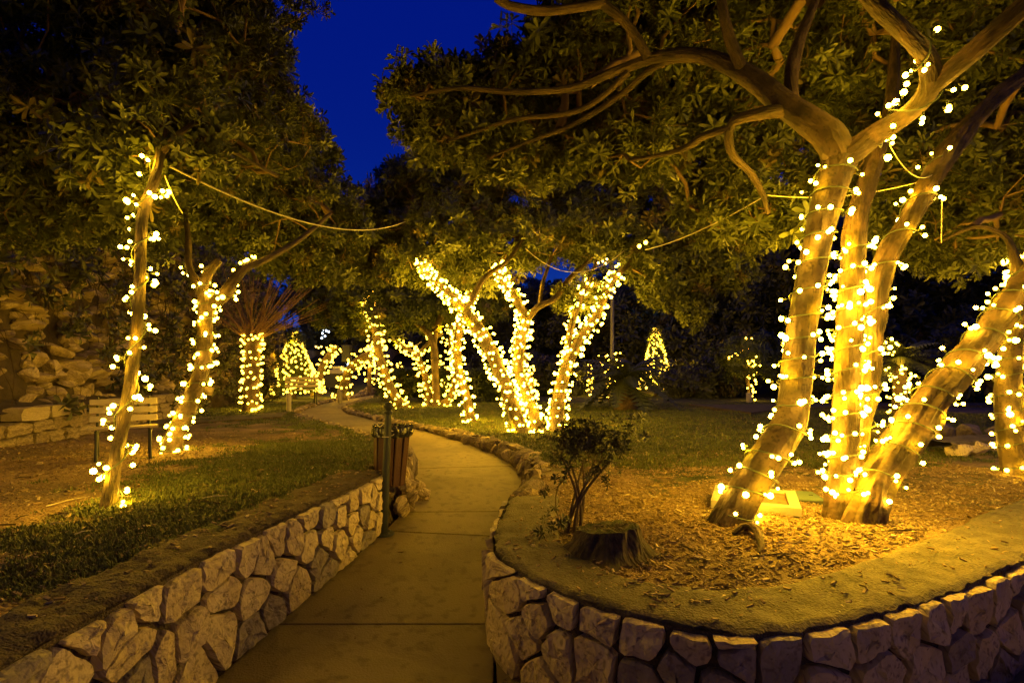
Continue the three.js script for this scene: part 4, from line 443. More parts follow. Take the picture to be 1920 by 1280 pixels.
// ---------------------------------------------------------------- conical firs and small lit shrubs, far down the garden
function fir(label, px, base, top, d, half, seed, dense, group) {
  const t = thing('conical_fir', label, 'fir tree', V(0, 0, 0), 'lit conical firs'), a = P(px, base, d), b = P(px, top, d), H = b.y - a.y, R = half * d / F, r = rng(seed), list = []; a.y = Math.min(a.y, groundAt(a.x, d) + 0.02);
  part(t, 'trunk', cyl(V(a.x, a.y - 0.05, a.z), V(a.x, a.y + H, a.z), 0.07, 0.015, 8), M.darkBark);
  for (let i = 0; i < dense; i++) { const u = Math.pow(r(), 1.5), k = r() * 6.283, rr = R * (1 - u) * (0.3 + 0.42 * Math.sqrt(r())) * (1 + 0.14 * Math.sin(u * 40)), p = V(a.x + Math.cos(k) * rr, a.y + 0.12 * H + u * H * 0.88, a.z + Math.sin(k) * rr); list.push(pose(p, V(Math.cos(k), 0.25 + r() * 0.5, Math.sin(k)).normalize(), r() * 6, 0.55 + r() * 0.4)); }
  instanced(t, 'foliage', needles[0], M.leaf, list, leafTint(seed, [0.025, 0.04, 0.014], [0.05, 0.065, 0.02])); t.spiral = (n, s2) => { const q = rng(s2), out = []; for (let i = 0; i < n; i++) { const u = Math.pow((i + q()) / n, 1.35), k = i * 2.4 + q() * 0.8, rr = R * (1 - u) * (1.08 + 0.15 * q()) + 0.07, p = V(a.x + Math.cos(k) * rr, a.y + 0.1 * H + u * H * 0.92, a.z + Math.sin(k) * rr); out.push([p, V(Math.cos(k), 0.3, Math.sin(k)).normalize()]); } return out; }; return t;
}
const firA = fir('full conical fir dotted with lights, behind the bench by the path', 552, 748, 626, 19.2, 42, 61, 1500), firB = fir('narrow conical fir dotted with lights, standing before the dark hillside', 1230, 742, 618, 21, 27, 62, 800), firC = fir('low round-topped fir dotted with lights, next to the taller fir by the path', 512, 746, 678, 19.0, 24, 63, 350);
function crownBush(name, label, category, px, base, d, w, h, seed, o = {}) {
  const t = thing(name, label, category, V(0, 0, 0), o.group), b = P(px, base, d), r = rng(seed); b.y = groundAt(b.x, d); const list = []; const stems = [];
  for (let i = 0; i < (o.stems ?? 6); i++) { const a = r() * 6.28, l = []; const ln = 0.6 + r() * 0.4; for (let k = 0; k <= 5; k++) { const u = k / 5; l.push({ p: V(b.x + Math.cos(a) * w * 0.8 * u * u * ln, b.y - 0.05 + h * 0.85 * u, b.z + Math.sin(a) * w * 0.8 * u * u * ln), r: lerp(o.thick ?? 0.025, 0.006, u) }); } stems.push(sweep(l, 5, 0.1, i)); }
  part(t, 'stem', merged(stems), o.bark ?? M.darkBark);
  for (let i = 0; i < (o.n ?? 200); i++) { let v; do v = V(r() * 2 - 1, r() * 2 - 1, r() * 2 - 1); while (v.lengthSq() > 1); v.multiplyScalar(Math.pow(v.length(), -0.4)); const k = 1 + 0.25 * N3(v.x * 2 + seed, v.y * 2, v.z * 2), p = V(b.x + v.x * w * k, b.y + h * (o.up ?? 0.6) + v.y * h * (1 - (o.up ?? 0.6)) * k, b.z + v.z * w * k); list.push(pose(p, v.clone().add(V(0, 0.4, 0)).normalize(), r() * 6, (o.scale ?? 1) * (0.7 + r() * 0.6))); }
  if (o.n !== 0) instanced(t, 'foliage', (o.kind ?? sprigsFar)[0], M.leaf, list, leafTint(seed, ...(o.tint ?? [[0.035, 0.05, 0.014], [0.07, 0.085, 0.022]]))); return t;
}
crownBush('round_tree', 'small round-headed tree with lights up its stem, beside the white bollard', 'tree', 1405, 752, 18, 0.75, 2.1, 71, { up: 0.72, stems: 3, n: 240, thick: 0.04 });
const bareShrub = crownBush('bare_shrub', 'leafless shrub with lights on its stems, beside the grey lamp pole', 'shrub', 1142, 756, 16.5, 0.75, 1.7, 72, { n: 0, stems: 16, thick: 0.02, bark: M.smoothBark });
{ // clipped hedge and dark bushes
  const r = rng(75); const h = thing('clipped_hedge', 'low clipped dark hedge behind the tree with the pale stem', 'hedge'), l = []; for (let i = 0; i < 900; i++) l.push(pose(V(-4.2 + r() * 4.2, r() * 0.75, -(17 + r() * 0.9)), V(r() - 0.5, r() + 0.2, r() - 0.5).normalize(), r() * 6, 1.1)); instanced(h, 'foliage', sprigsFar[0], M.leaf, l, leafTint(76, [0.03, 0.042, 0.012], [0.05, 0.062, 0.016]));
  [[1300, 745, 20, 0.9, 0.9], [1350, 748, 21, 1.1, 1.2], [1480, 742, 21, 1.4, 1.7], [1560, 745, 19, 1.2, 1.4], [1610, 752, 18, 1.1, 1.0], [1760, 755, 17, 1.4, 1.9], [1850, 752, 17, 1.5, 2.1], [1040, 742, 22, 1.2, 1.1], [960, 742, 23, 1.4, 1.5], [430, 745, 17, 0.9, 1.2]].forEach(([px, py, d, w, hh], i) => crownBush('dark_bush', ['dark bush right of the narrow fir', 'wide dark bush between the narrow fir and the round tree', 'tall dark bush behind the white bollard', 'dark bush just behind the smooth leaning trunk', 'low dark bush between the smooth and the rough trunk', 'tall dark bush behind the outflung rough stem', 'tallest dark bush, beyond the low planter wall', 'dark bush seen between the arms of the V-shaped tree', 'dark bush behind the foot of the V-shaped tree', 'dark bush beside the pollarded stump'][i], 'bush', px, py, d, w, hh, 80 + i, { group: 'dark bushes round the far lawn', n: 130, scale: 1.5, tint: [[0.03, 0.036, 0.013], [0.055, 0.06, 0.018]] }));
}
// dark trees on the slope behind
[[1300, 650, 27, 1.8, 1.6], [1390, 560, 27, 2.4, 2.6], [1490, 540, 26, 2.6, 3], [1600, 540, 25, 2.8, 3.2], [1720, 520, 24, 3, 3.4], [1840, 400, 23, 3.2, 4.2], [1960, 420, 22, 3.2, 4.2], [1180, 600, 29, 2.4, 2.4], [1060, 620, 30, 2.6, 2.0], [930, 610, 31, 2.8, 2.2], [840, 600, 30, 2.4, 2.4], [610, 590, 30, 1.5, 2.6], [650, 560, 32, 2.2, 3.4], [730, 570, 31, 2.4, 3.2], [440, 610, 26, 1.4, 2.0], [340, 560, 25, 2.6, 3.4]].forEach(([px, py, d, w, h], i) => {
  const c = P(px, py, d), t = thing('hillside_tree', ['dark tree by the gap of blue sky on the slope', 'dark tree on the slope over the white bollard', 'dark tree high on the slope behind the smooth leaning trunk', 'dark tree on the slope between the two near trunks', 'dark tree on the slope behind the outflung rough stem', 'dark tree on the slope over the palm with lights', 'dark tree on the slope behind the upright stem at the frame edge', 'dark tree behind the narrow fir', 'dark tree low between the arms of the V-shaped tree', 'dark tree far behind the foot of the V-shaped tree', 'dark tree far behind the hedge', 'black tree silhouetted against the sky above the steps', 'dark tree above the table with the blue lamp', 'dark tree behind the bent tree', 'dark tree behind the pollarded stump', 'dark tree behind the forked trunk'][i], 'tree', V(0, 0, 0), 'dark trees on the slope behind'), r = rng(120 + i), list = [], g = groundAt(c.x, d) - 0.2;
  part(t, 'trunk', sweep([{ p: V(c.x, g, c.z), r: 0.22 }, { p: V(c.x + 0.2, lerp(g, c.y, 0.5), c.z), r: 0.17 }, { p: V(c.x, c.y, c.z), r: 0.1 }, { p: V(c.x + 0.1, c.y + h * 0.7, c.z), r: 0.04 }], 8, 0.1, i), M.darkBark);
  const limbs = []; for (let k = 0; k < 9; k++) { const a = r() * 6.28, e = 0.7 + r() * 0.3; limbs.push(sweep([{ p: V(c.x, c.y - h * 0.4 + r() * h * 0.6, c.z), r: 0.08 }, { p: V(c.x + Math.cos(a) * w * 0.4, c.y + r() * h * 0.3, c.z + Math.sin(a) * w * 0.4), r: 0.05 }, { p: V(c.x + Math.cos(a) * w * e, c.y + (r() - 0.2) * h * 0.6, c.z + Math.sin(a) * w * e), r: 0.02 }], 5)); } part(t, 'limbs', merged(limbs), M.darkBark);
  const lobes = []; for (let k = 0; k < 11; k++) { const a = r() * 6.28, e = Math.sqrt(r()) * 0.75; lobes.push([V(c.x + Math.cos(a) * w * e, c.y + (r() * 2 - 1) * h * 0.7, c.z + Math.sin(a) * w * e), (0.35 + r() * 0.25) * w]); }
  for (let k = 0; k < 420; k++) { const [q, s] = lobes[k % 11]; let v; do v = V(r() * 2 - 1, r() * 2 - 1, r() * 2 - 1); while (v.lengthSq() > 1); v.multiplyScalar(Math.pow(v.length(), -0.5)); list.push(pose(V(q.x + v.x * s, q.y + v.y * s * 0.8, q.z + v.z * s), v.clone().add(V(0, 0.3, 0)).normalize(), r() * 6, 0.8 + r() * 0.5)); }
  sprigsDark.forEach((gm, k) => instanced(t, k ? 'foliage_001' : 'foliage', gm, M.leaf, list.filter((_, j) => j % 2 === k), leafTint(140 + i, [0.03, 0.034, 0.014], [0.05, 0.052, 0.018])));
});
// palms
function palm(label, px, base, d, H, R, fronds, seed, len) {
  const t = thing('palm_tree', label, 'palm', V(0, 0, 0)), b = P(px, base, d), r = rng(seed); b.y = groundAt(b.x, d); const c = []; for (let k = 0; k <= 10; k++) c.push({ p: V(b.x, b.y - 0.05 + H * k / 10, b.z), r: R * (k % 2 ? 1 : 0.9) * (1 - 0.02 * k) }); part(t, 'trunk', sweep(c, 14, 0.12, seed, 0.15), M.darkBark);
  for (let i = 0; i < fronds; i++) { const a = i * 2.4, el = 1.2 - 1.5 * (i / fronds), pos = [], idx = []; let n = 0; for (let k = 0; k < 14; k++) { const u = k / 13, x = len * u * Math.cos(el * (1 - u * 0.5)), y = len * u * Math.sin(el) - 0.5 * len * u * u; const w = len * 0.26 * Math.sin(Math.PI * (0.12 + 0.85 * u)), q = (X, Y, Z) => pos.push(b.x + Math.cos(a) * X - Math.sin(a) * Z, b.y + H + Y, b.z + Math.sin(a) * X + Math.cos(a) * Z); q(x, y, -0.008); q(x, y, 0.008); q(x + w * 0.6, y - w * 0.35, w); q(x + w * 0.6, y - w * 0.35, -w); if (k) { const m = n - 4; idx.push(m, m + 1, n + 1, m, n + 1, n, m + 1, n + 1, m + 2, m, n, m + 3); } n += 4; } const g = geo(pos, idx); const m = part(t, 'frond', g, frondMat); }
  return { t, b };
}
const frondMat = std({ color: rgb(0.05, 0.06, 0.02), roughness: 0.55 });
const palmA = palm('stout dark palm on the lawn next to the grey lamp pole', 1175, 770, 13.6, 0.8, 0.3, 34, 91, 1.35), palmB = palm('small palm with lights round its trunk, seen past the outflung rough stem', 1688, 782, 12, 1.25, 0.16, 24, 92, 0.9);
// bush and stump in the bed of the curved wall
{
  const t = thing('leafy_shrub', 'sparse dark-leaved shrub in the tip of the bed inside the curved wall', 'shrub'), r = rng(95), b = P(1072, 985, 3.35); b.y = groundAt(b.x, 3.35); const trunks = [];
  for (let i = 0; i < 8; i++) { const s = b.clone().add(V((r() - 0.5) * 0.1, -0.03, (r() - 0.5) * 0.1)), e = P(1045 + i * 14 + r() * 20, 880 - r() * 26, 3.3 + r() * 0.2), c = []; for (let k = 0; k <= 8; k++) { const u = k / 8; c.push({ p: s.clone().lerp(e, u).add(V(-0.05 * Math.sin(u * 3.1) * (i - 3) * 0.4, 0, 0)), r: lerp(0.011, 0.005, u) }); } trunks.push(c); part(t, 'stem', sweep(c, 6, 0.1, i), M.darkBark); }
  const { tubes, leaves } = grow(trunks, [[1045, 848, 3.35, 0.09, 0.06, 0.12, 20], [1085, 830, 3.35, 0.12, 0.07, 0.14, 40], [1130, 833, 3.35, 0.13, 0.06, 0.14, 40], [1160, 815, 3.3, 0.07, 0.04, 0.08, 10], [1185, 808, 3.3, 0.03, 0.02, 0.03, 3], [1110, 870, 3.35, 0.1, 0.05, 0.1, 12], [1045, 920, 3.4, 0.04, 0.05, 0.05, 4], [1050, 990, 3.2, 0.09, 0.05, 0.08, 6]], 96, { twig: 0.0022, step: 0.06, perTip: 1, fill: 0.1, low: 2, scale: 0.33 });
  part(t, 'branches', merged(tubes), M.darkBark); const tint = leafTint(97, [0.025, 0.035, 0.012], [0.05, 0.055, 0.018]), mats = [0, 1, 2].map(() => { const m = M.leaf.clone(); m.color = tint(); return m; }); leaves.slice(0, 290).forEach((l, i) => { const m = part(t, 'leaf_sprig', sprigsNear[i % 3], mats[i % 3]); l.m.decompose(m.position, m.quaternion, m.scale); }); if (leaves.length > 290) instanced(t, 'foliage', sprigsNear[0], M.leaf, leaves.slice(290).map((l) => l.m), tint);
}

// ---------------------------------------------------------------- fairy lights
const C = (t, i) => t.curves[i];
const near = { size: 0.0145 }, S = (name, label, wraps, o) => lightString('light_string', label, { wraps, ...o });
S(0, 'lights wound round the smooth leaning trunk', [{ c: C(wideTree, 0), n: 128, turns: 16, from: 0.04, to: 0.98, off: 0.04 }], { ...near, seed: 1, every: 6 });
S(0, 'few lights along the dark arm above the wide tree\'s fork', [{ c: C(wideTree, 2), n: 28, turns: 5, from: 0.12, to: 0.55, off: 0.07 }], { ...near, seed: 2, every: 8 });
S(0, 'dense lights wound up the upright rough stem', [{ c: C(twinTree, 0), n: 211, turns: 23, from: 0.06, to: 0.6, off: 0.035 }], { ...near, seed: 3, every: 9 });
S(0, 'lights wound along the outflung rough stem', [{ c: C(twinTree, 1), n: 118, turns: 14, from: 0.05, to: 0.92, off: 0.04 }], { ...near, seed: 4, every: 6 });
S(0, 'lights up the rough stem that crosses the big fork', [{ c: C(twinTree, 2), n: 72, turns: 11, from: 0.02, to: 0.68, off: 0.04 }], { ...near, seed: 5, every: 8 });
S(0, 'lights wound round the upright stem beyond the low planter wall', [{ c: C(edgeTree, 0), n: 102, turns: 14, from: 0.02, to: 0.9 }], { size: 0.021, seed: 6, every: 8 });
S(0, 'widely spaced lights up the thin crooked trunk', [{ c: C(leanTree, 0), n: 95, turns: 12, from: 0.02, to: 0.6, off: 0.045 }], { ...near, seed: 7, every: 6 });
S(0, 'lights wound round the forked trunk by the rubble wall', [{ c: C(forkTree, 0), n: 123, turns: 12, from: 0.03, to: 1 }, { c: C(forkTree, 1), n: 13, turns: 3, to: 0.3 }, { c: C(forkTree, 2), n: 12, turns: 3, to: 0.7 }, { c: C(forkTree, 3), n: 26, turns: 4, to: 0.4 }], { size: 0.019, seed: 8, every: 8 });
const mid = { size: 0.022 };
S(0, 'dense lights on the V-shaped tree\'s longest slanting stem', [{ c: C(vTree, 0), n: 298, turns: 32, from: 0.02, to: 0.92, off: 0.05 }], { ...mid, seed: 9, every: 20, power: 0.16 });
S(0, 'dense lights on the V-shaped tree\'s wavy middle stem', [{ c: C(vTree, 1), n: 253, turns: 28, from: 0.02, to: 0.75, off: 0.05 }], { ...mid, seed: 10, every: 20, power: 0.16 });
S(0, 'dense lights on the V-shaped tree\'s stem that leans over the shrub', [{ c: C(vTree, 2), n: 228, turns: 26, from: 0.02, to: 0.8, off: 0.05 }, { c: C(vTree, 3), n: 77, turns: 8, to: 0.85, off: 0.05 }], { ...mid, seed: 11, every: 20, power: 0.16 });
S(0, 'lights wound round the slender stem close behind the V-shaped tree', [{ c: C(legTree, 0), n: 198, turns: 20, from: 0.02, to: 0.95, off: 0.045 }], { ...mid, seed: 12, every: 20, power: 0.16 });
const far = { size: 0.030, far: 1, power: 0.095 };
S(0, 'lights wound round the stump under the bare rods', [{ c: C(pollard, 0), n: 150, turns: 12, off: 0.04 }], { ...far, seed: 13, every: 20, size: 0.029 });
S(0, 'lights on the stems beside the pale bare stem', [{ c: C(backTree, 2), n: 130, turns: 11, off: 0.1 }, { c: C(backTree, 3), n: 120, turns: 11, off: 0.09 }, { c: C(backTree, 4), n: 16, turns: 2, off: 0.1 }], { ...far, seed: 14, every: 28 });
S(0, 'lights on the leg of the bent tree behind the dark post', [{ c: C(archTree, 0), n: 198, turns: 18, off: 0.09, to: 0.9 }], { ...far, seed: 15, every: 24 });
S(0, 'lights on the bow-shaped tree beside the table', [{ c: C(farLegTree, 0), n: 170, turns: 13, off: 0.12 }], { ...far, size: 0.035, seed: 16, every: 30 });
S(0, 'lights on the slanting stem between the fir and the steps', [{ c: C(slantTree, 0), n: 85, turns: 8, off: 0.1 }], { ...far, size: 0.035, seed: 17, every: 28 });
S(0, 'lights spiralling over the full conical fir', [], { ...far, size: 0.040, seed: 18, every: 30, spots: firA.spiral(430, 1) });
S(0, 'lights spiralling over the narrow conical fir', [], { ...far, size: 0.038, seed: 19, every: 30, spots: firB.spiral(300, 2), power: 0.12 });
S(0, 'lights over the low round-topped fir', [], { ...far, size: 0.030, seed: 20, every: 30, spots: firC.spiral(120, 3) });
const upright = (px, base, top, d, w) => curve([[px, base, d, w], [px + 2, (base + top) / 2, d, w], [px - 1, top, d, w * 0.8]], 0.1);
S(0, 'lights up the stem of the small round-headed tree', [{ c: upright(1408, 750, 675, 17.9, 5), n: 34, turns: 5 }, { c: curve([[1408, 680, 17.6, 5], [1385, 672, 17.4, 5], [1375, 662, 17.3, 4]]), n: 10, turns: 1, off: 0.1 }, { c: curve([[1408, 680, 17.3, 6], [1402, 660, 17.1, 6], [1418, 648, 17.2, 5]]), n: 10, turns: 1, off: 0.2 }], { ...far, size: 0.029, seed: 21, every: 26, power: 0.12 });
S(0, 'lights on the leafless shrub beside the lamp pole', [{ c: upright(1143, 752, 680, 16.4, 4), n: 26, turns: 4 }, { c: curve([[1142, 700, 16.3, 5], [1138, 680, 16.2, 9], [1134, 665, 16.2, 9]]), n: 18, turns: 2, off: 0.05 }, { c: curve([[1145, 700, 16.3, 5], [1158, 680, 16.2, 8], [1166, 665, 16.2, 7]]), n: 12, turns: 2, off: 0.05 }], { ...far, size: 0.027, seed: 22, every: 26, power: 0.12 });
{ const t = thing('thin_post', 'thin post wound in lights far down the lawn', 'post'); const a = P(1105, 742, 21), b = P(1106, 682, 21); a.y = groundAt(a.x, 21) - 0.05; part(t, 'shaft', cyl(a, b, 0.06, 0.045), M.darkBark); part(t, 'top', new THREE.SphereGeometry(0.055, 8, 6).translate(b.x, b.y, b.z), M.darkBark); S(0, 'lights round the thin post far down the lawn', [{ c: upright(1105, 740, 684, 21, 3), n: 42, turns: 6 }], { ...far, size: 0.030, seed: 23, every: 40, power: 0.12 }); }
S(0, 'lights round the small palm\'s trunk and among its fronds', [{ c: upright(1688, 780, 700, 11.9, 16), n: 44, turns: 6 }, { c: curve([[1680, 665, 11.5, 6], [1676, 655, 11.5, 8], [1672, 648, 11.5, 5]]), n: 8, turns: 1 }, { c: curve([[1683, 708, 11.6, 12], [1680, 698, 11.6, 12], [1678, 690, 11.6, 9]]), n: 14, turns: 1 }], { ...far, size: 0.026, seed: 24, every: 32, power: 0.12 });
S(0, 'glints of lights on a far stem behind the bent trees', [{ c: upright(692, 720, 662, 23, 5), n: 40, turns: 5, off: 0.08 }, { c: upright(747, 695, 680, 24, 3), n: 12, turns: 2 }], { ...far, seed: 25, every: 40, size: 0.034 });
S(0, 'bright tangle of lights low behind the pale bare stem', [{ c: curve([[765, 722, 17.5, 8], [785, 712, 17.5, 10], [800, 725, 17.5, 8]]), n: 32, turns: 3, off: 0.15 }, { c: curve([[830, 726, 17, 8], [842, 706, 17, 9], [850, 720, 17, 8]]), n: 30, turns: 3, off: 0.15 }, { c: upright(822, 690, 672, 17.5, 8), n: 10, turns: 1, off: 0.1 }], { ...far, seed: 26, every: 36, size: 0.034 });
S(0, 'lights on the thin stem behind the foot of the V-shaped tree', [{ c: curve([[1000, 738, 15, 5], [992, 700, 15, 6], [984, 665, 15, 5]]), n: 60, turns: 6, off: 0.06 }], { ...far, seed: 27, every: 30, size: 0.027 });
{ const t = thing('slender_tree', 'thin lit stem far behind the V-shaped tree', 'tree'); part(t, 'trunk', sweep(curve([[1001, 745, 15, 5], [992, 700, 15, 5], [984, 665, 15, 4], [980, 600, 15.2, 3]]), 7, 0.1), M.darkBark); const u = thing('slender_tree', 'thin lit stem far behind the bent trees', 'tree'); part(u, 'trunk', sweep(curve([[692, 735, 23, 4], [693, 690, 23, 4], [694, 600, 23, 3]]), 7, 0.1), M.darkBark); }
S(0, 'lights wound round the tree standing behind the viewer by the paved corner', [{ c: C(hindTree, 0), n: 77, turns: 11 }], { ...far, size: 0.025, seed: 31, every: 10, power: 0.035 });
S(0, 'lights wound round the tree standing behind the viewer on the lawn side', [{ c: C(hindTree2, 0), n: 60, turns: 8 }], { ...far, size: 0.025, seed: 32, every: 10, power: 0.035 });
// hanging star lamp and distant white lamps
{ const t = thing('hanging_lamp', 'pair of small bright lamps hung from the cable in the leaves', 'lamp'); const a = P(1199, 462, 6.6), b = P(1211, 455, 6.6); for (const q of [a, b]) { const m = part(t, 'lamp', bulbShape, glowing(30)); m.position.copy(q); m.scale.setScalar(0.026); part(t, 'socket', cyl(q.clone().add(V(0, 0.025, 0)), q.clone().add(V(0, 0.07, 0)), 0.012), M.black); } lamp(a.clone().add(V(0, -0.01, 0)), 0.12); }
{ const far2 = (label, list, d, L, col, s) => { const t = thing('distant_lamp', label, 'lamps'); for (const [x, y] of list) { const p = P(x, y, d), m = part(t, 'lamp', bulbShape, glowing(L, col)); m.position.copy(p); m.scale.setScalar(s); } part(t, 'wire', sweep(list.map(([x, y]) => ({ p: P(x, y, d), r: 0.012 })), 4), M.black); };
  far2('cluster of cold white lamps far off through the trees above the fir', [[606, 618], [604, 625], [611, 620], [616, 622], [609, 630], [603, 634]], 28, 9, [0.6, 0.75, 1], 0.055); far2('cold white lamps far off in the leaves above the multi-stem tree', [[836, 606], [842, 604], [846, 609], [848, 603], [843, 612]], 28, 8, [0.6, 0.75, 1], 0.05); far2('warm lamps on the far house above the steps', [[592, 650], [597, 652], [602, 650]], 27, 8, [1, 0.6, 0.1], 0.05); far2('cyan lamp in the gap of blue sky', [[1236, 556], [1237, 557.5]], 26, 10, [0.1, 0.85, 1], 0.07); far2('small warm lamps hung high in the leaves over the lawn', [[1122, 493], [1130, 490], [1138, 486], [1136, 494]], 8.2, 14, [1, 0.6, 0.15], 0.018); }

// ---------------------------------------------------------------- furniture and small things
{ // slatted bin hung on a post
  const c = V(-1.085, 0.0, -4.72), bin = thing('litter_bin', 'litter bin of reddish wooden slats with a black bag over its rim', 'bin', c), n = 12, H = 0.5, R0 = 0.125, R1 = 0.15, lean = 0.05;
  for (let i = 0; i < n; i++) { const a = i / n * 6.283 + 0.13, g = new RoundedBoxGeometry(0.062, H, 0.018, 1, 0.006); g.rotateX(Math.atan2(R1 - R0, H)); g.translate(0, H / 2, (R0 + R1) / 2); g.rotateY(a); g.rotateZ(-lean); part(bin, 'slat', g, M.wood); }
  for (const y of [0.08, 0.42]) { const g = new THREE.TorusGeometry(lerp(R0, R1, y / H) - 0.016, 0.008, 6, 28); g.rotateX(Math.PI / 2); g.translate(0, y, 0); g.rotateZ(-lean); part(bin, 'hoop', g, M.iron); }
  { const pos = [], idx = [], A = 60, B = 6; for (let i = 0; i <= A; i++) for (let j = 0; j <= B; j++) { const a = i / A * 6.283, u = j / B, cr = 0.012 * N3(Math.cos(a) * 6, Math.sin(a) * 6, u * 3) + 0.008 * Math.sin(a * 23), r = R1 + 0.004 + [-0.03, -0.005, 0.014, 0.02, 0.021, 0.02, 0.016][j] + cr, y = H + [-0.12, 0.015, 0.02, 0.0, -0.03, -0.055, -0.075][j] + cr * 0.8; pos.push(Math.cos(a) * r + lean * y, y, Math.sin(a) * r); if (i && j) { const k = (i - 1) * (B + 1) + j - 1; idx.push(k, k + 1, k + B + 1, k + 1, k + B + 2, k + B + 1); } } part(bin, 'bag', geo(pos, idx), M.bag); }
  { const g = new THREE.CylinderGeometry(R0 - 0.012, R0 - 0.02, 0.02, 24); g.translate(0, 0.02, 0); part(bin, 'floor', g, M.iron); const s = new THREE.CylinderGeometry(R1 - 0.03, R0 - 0.03, H - 0.1, 24, 1, true); s.translate(0, H / 2 - 0.02, 0); s.rotateZ(-lean); part(bin, 'liner', s, M.bag); }
  const p0 = P(719, 998, 4.36), p1 = P(728, 776, 4.36), post = thing('iron_post', 'dark round iron post with a ball finial, standing where the straight low wall ends', 'post'), gy = pathLevel(4.36) + 0.0;
  p0.y = gy; part(post, 'shaft', cyl(p0, p1, 0.031, 0.029, 16), M.iron); { const dir = p1.clone().sub(p0).normalize(), l = new THREE.LatheGeometry([[0.03, 0], [0.038, 0.008], [0.038, 0.02], [0.026, 0.028], [0.024, 0.036], [0.036, 0.05], [0.04, 0.066], [0.036, 0.084], [0.02, 0.096], [0, 0.1]].map(([x, y]) => new THREE.Vector2(x, y)), 16); l.applyMatrix4(pose(p1, dir, 0, 1)); part(post, 'finial', l, M.iron); }
  { const b = new THREE.CylinderGeometry(0.085, 0.09, 0.014, 20); b.translate(p0.x, gy + 0.008, p0.z); part(post, 'base_plate', b, M.iron); for (let i = 0; i < 4; i++) { const a = i * 1.571 + 0.7, g = new THREE.CylinderGeometry(0.01, 0.01, 0.012, 6); g.translate(p0.x + Math.cos(a) * 0.06, gy + 0.02, p0.z + Math.sin(a) * 0.06); part(post, 'bolt', g, M.steel); } }
  const hook = (x, y) => { const g = new THREE.TorusGeometry(0.02, 0.0035, 6, 18, 5.2); const q = P(x, y, 4.42); g.rotateZ(0.8); g.translate(q.x, q.y, q.z); return g; }; part(post, 'wire_tie', merged([hook(712, 795), hook(734, 812)]), M.wire);
  { const q = P(724, 819, 4.36), g = new THREE.TorusGeometry(0.033, 0.004, 6, 24); g.rotateX(1.45); g.translate(q.x, q.y, q.z); part(post, 'clip', g, M.wire); }
}
{ // sawn tree stump in the bed
  const t = thing('tree_stump', 'mossy sawn stump with spreading roots inside the curved wall, below the shrub', 'stump'), b = P(1140, 1045, 2.95), A = 40, pos = [], idx = [], uv = []; b.y = groundAt(b.x, 2.95) - 0.03; const prof = [[1.75, 0], [1.3, 0.035], [1.08, 0.09], [1.0, 0.14], [0.94, 0.165]];
  prof.forEach(([k, y], j) => { for (let i = 0; i <= A; i++) { const a = i / A * 6.283, root = Math.max(0, Math.sin(a * 4 + 0.6)) * Math.max(0, k - 1) * 0.9, r = 0.152 * (k + root * 0.8 + 0.1 * N3(Math.cos(a) * 2, Math.sin(a) * 2, y * 6) + 0.11 * N3(Math.cos(a) * 6, Math.sin(a) * 6, y * 9)); pos.push(b.x + Math.cos(a) * r * 1.15, b.y + y * (1 + 0.12 * Math.sin(a + 1)), b.z + Math.sin(a) * r); uv.push(i / A, y); if (i && j) { const q = (j - 1) * (A + 1) + i - 1; idx.push(q, q + 1, q + A + 1, q + 1, q + A + 2, q + A + 1); } } }); part(t, 'bole', geo(pos, idx, uv), M.stump);
  const p2 = [], i2 = [], u2 = []; for (let j = 0; j <= 6; j++) for (let i = 0; i <= A; i++) { const a = i / A * 6.283, u = j / 6, r = 0.152 * (0.955 + 0.1 * N3(Math.cos(a) * 2, Math.sin(a) * 2, 0.165 * 6) + 0.11 * N3(Math.cos(a) * 6, Math.sin(a) * 6, 0.165 * 9)) * (0.02 + 0.98 * u); const x = Math.cos(a) * r * 1.15, z = Math.sin(a) * r; p2.push(b.x + x, b.y + 0.166 * (1 + 0.12 * Math.sin(a + 1) * u) + 0.022 * N3(x * 16, z * 16, 2) * (u < 1 ? 1 : 0.3), b.z + z); u2.push(x, z); if (i && j) { const q = (j - 1) * (A + 1) + i - 1; i2.push(q, q + 1, q + A + 1, q + 1, q + A + 2, q + A + 1); } } part(t, 'sawn_top', geo(p2, i2, u2), std({ map: mottle(256, [0.085, 0.065, 0.035], [0.05, 0.055, 0.02], [0.035, 0.035, 0.015], 5, 201, 0.3), roughness: 0.95, bumpMap: grainBump, bumpScale: 0.01 }));
}
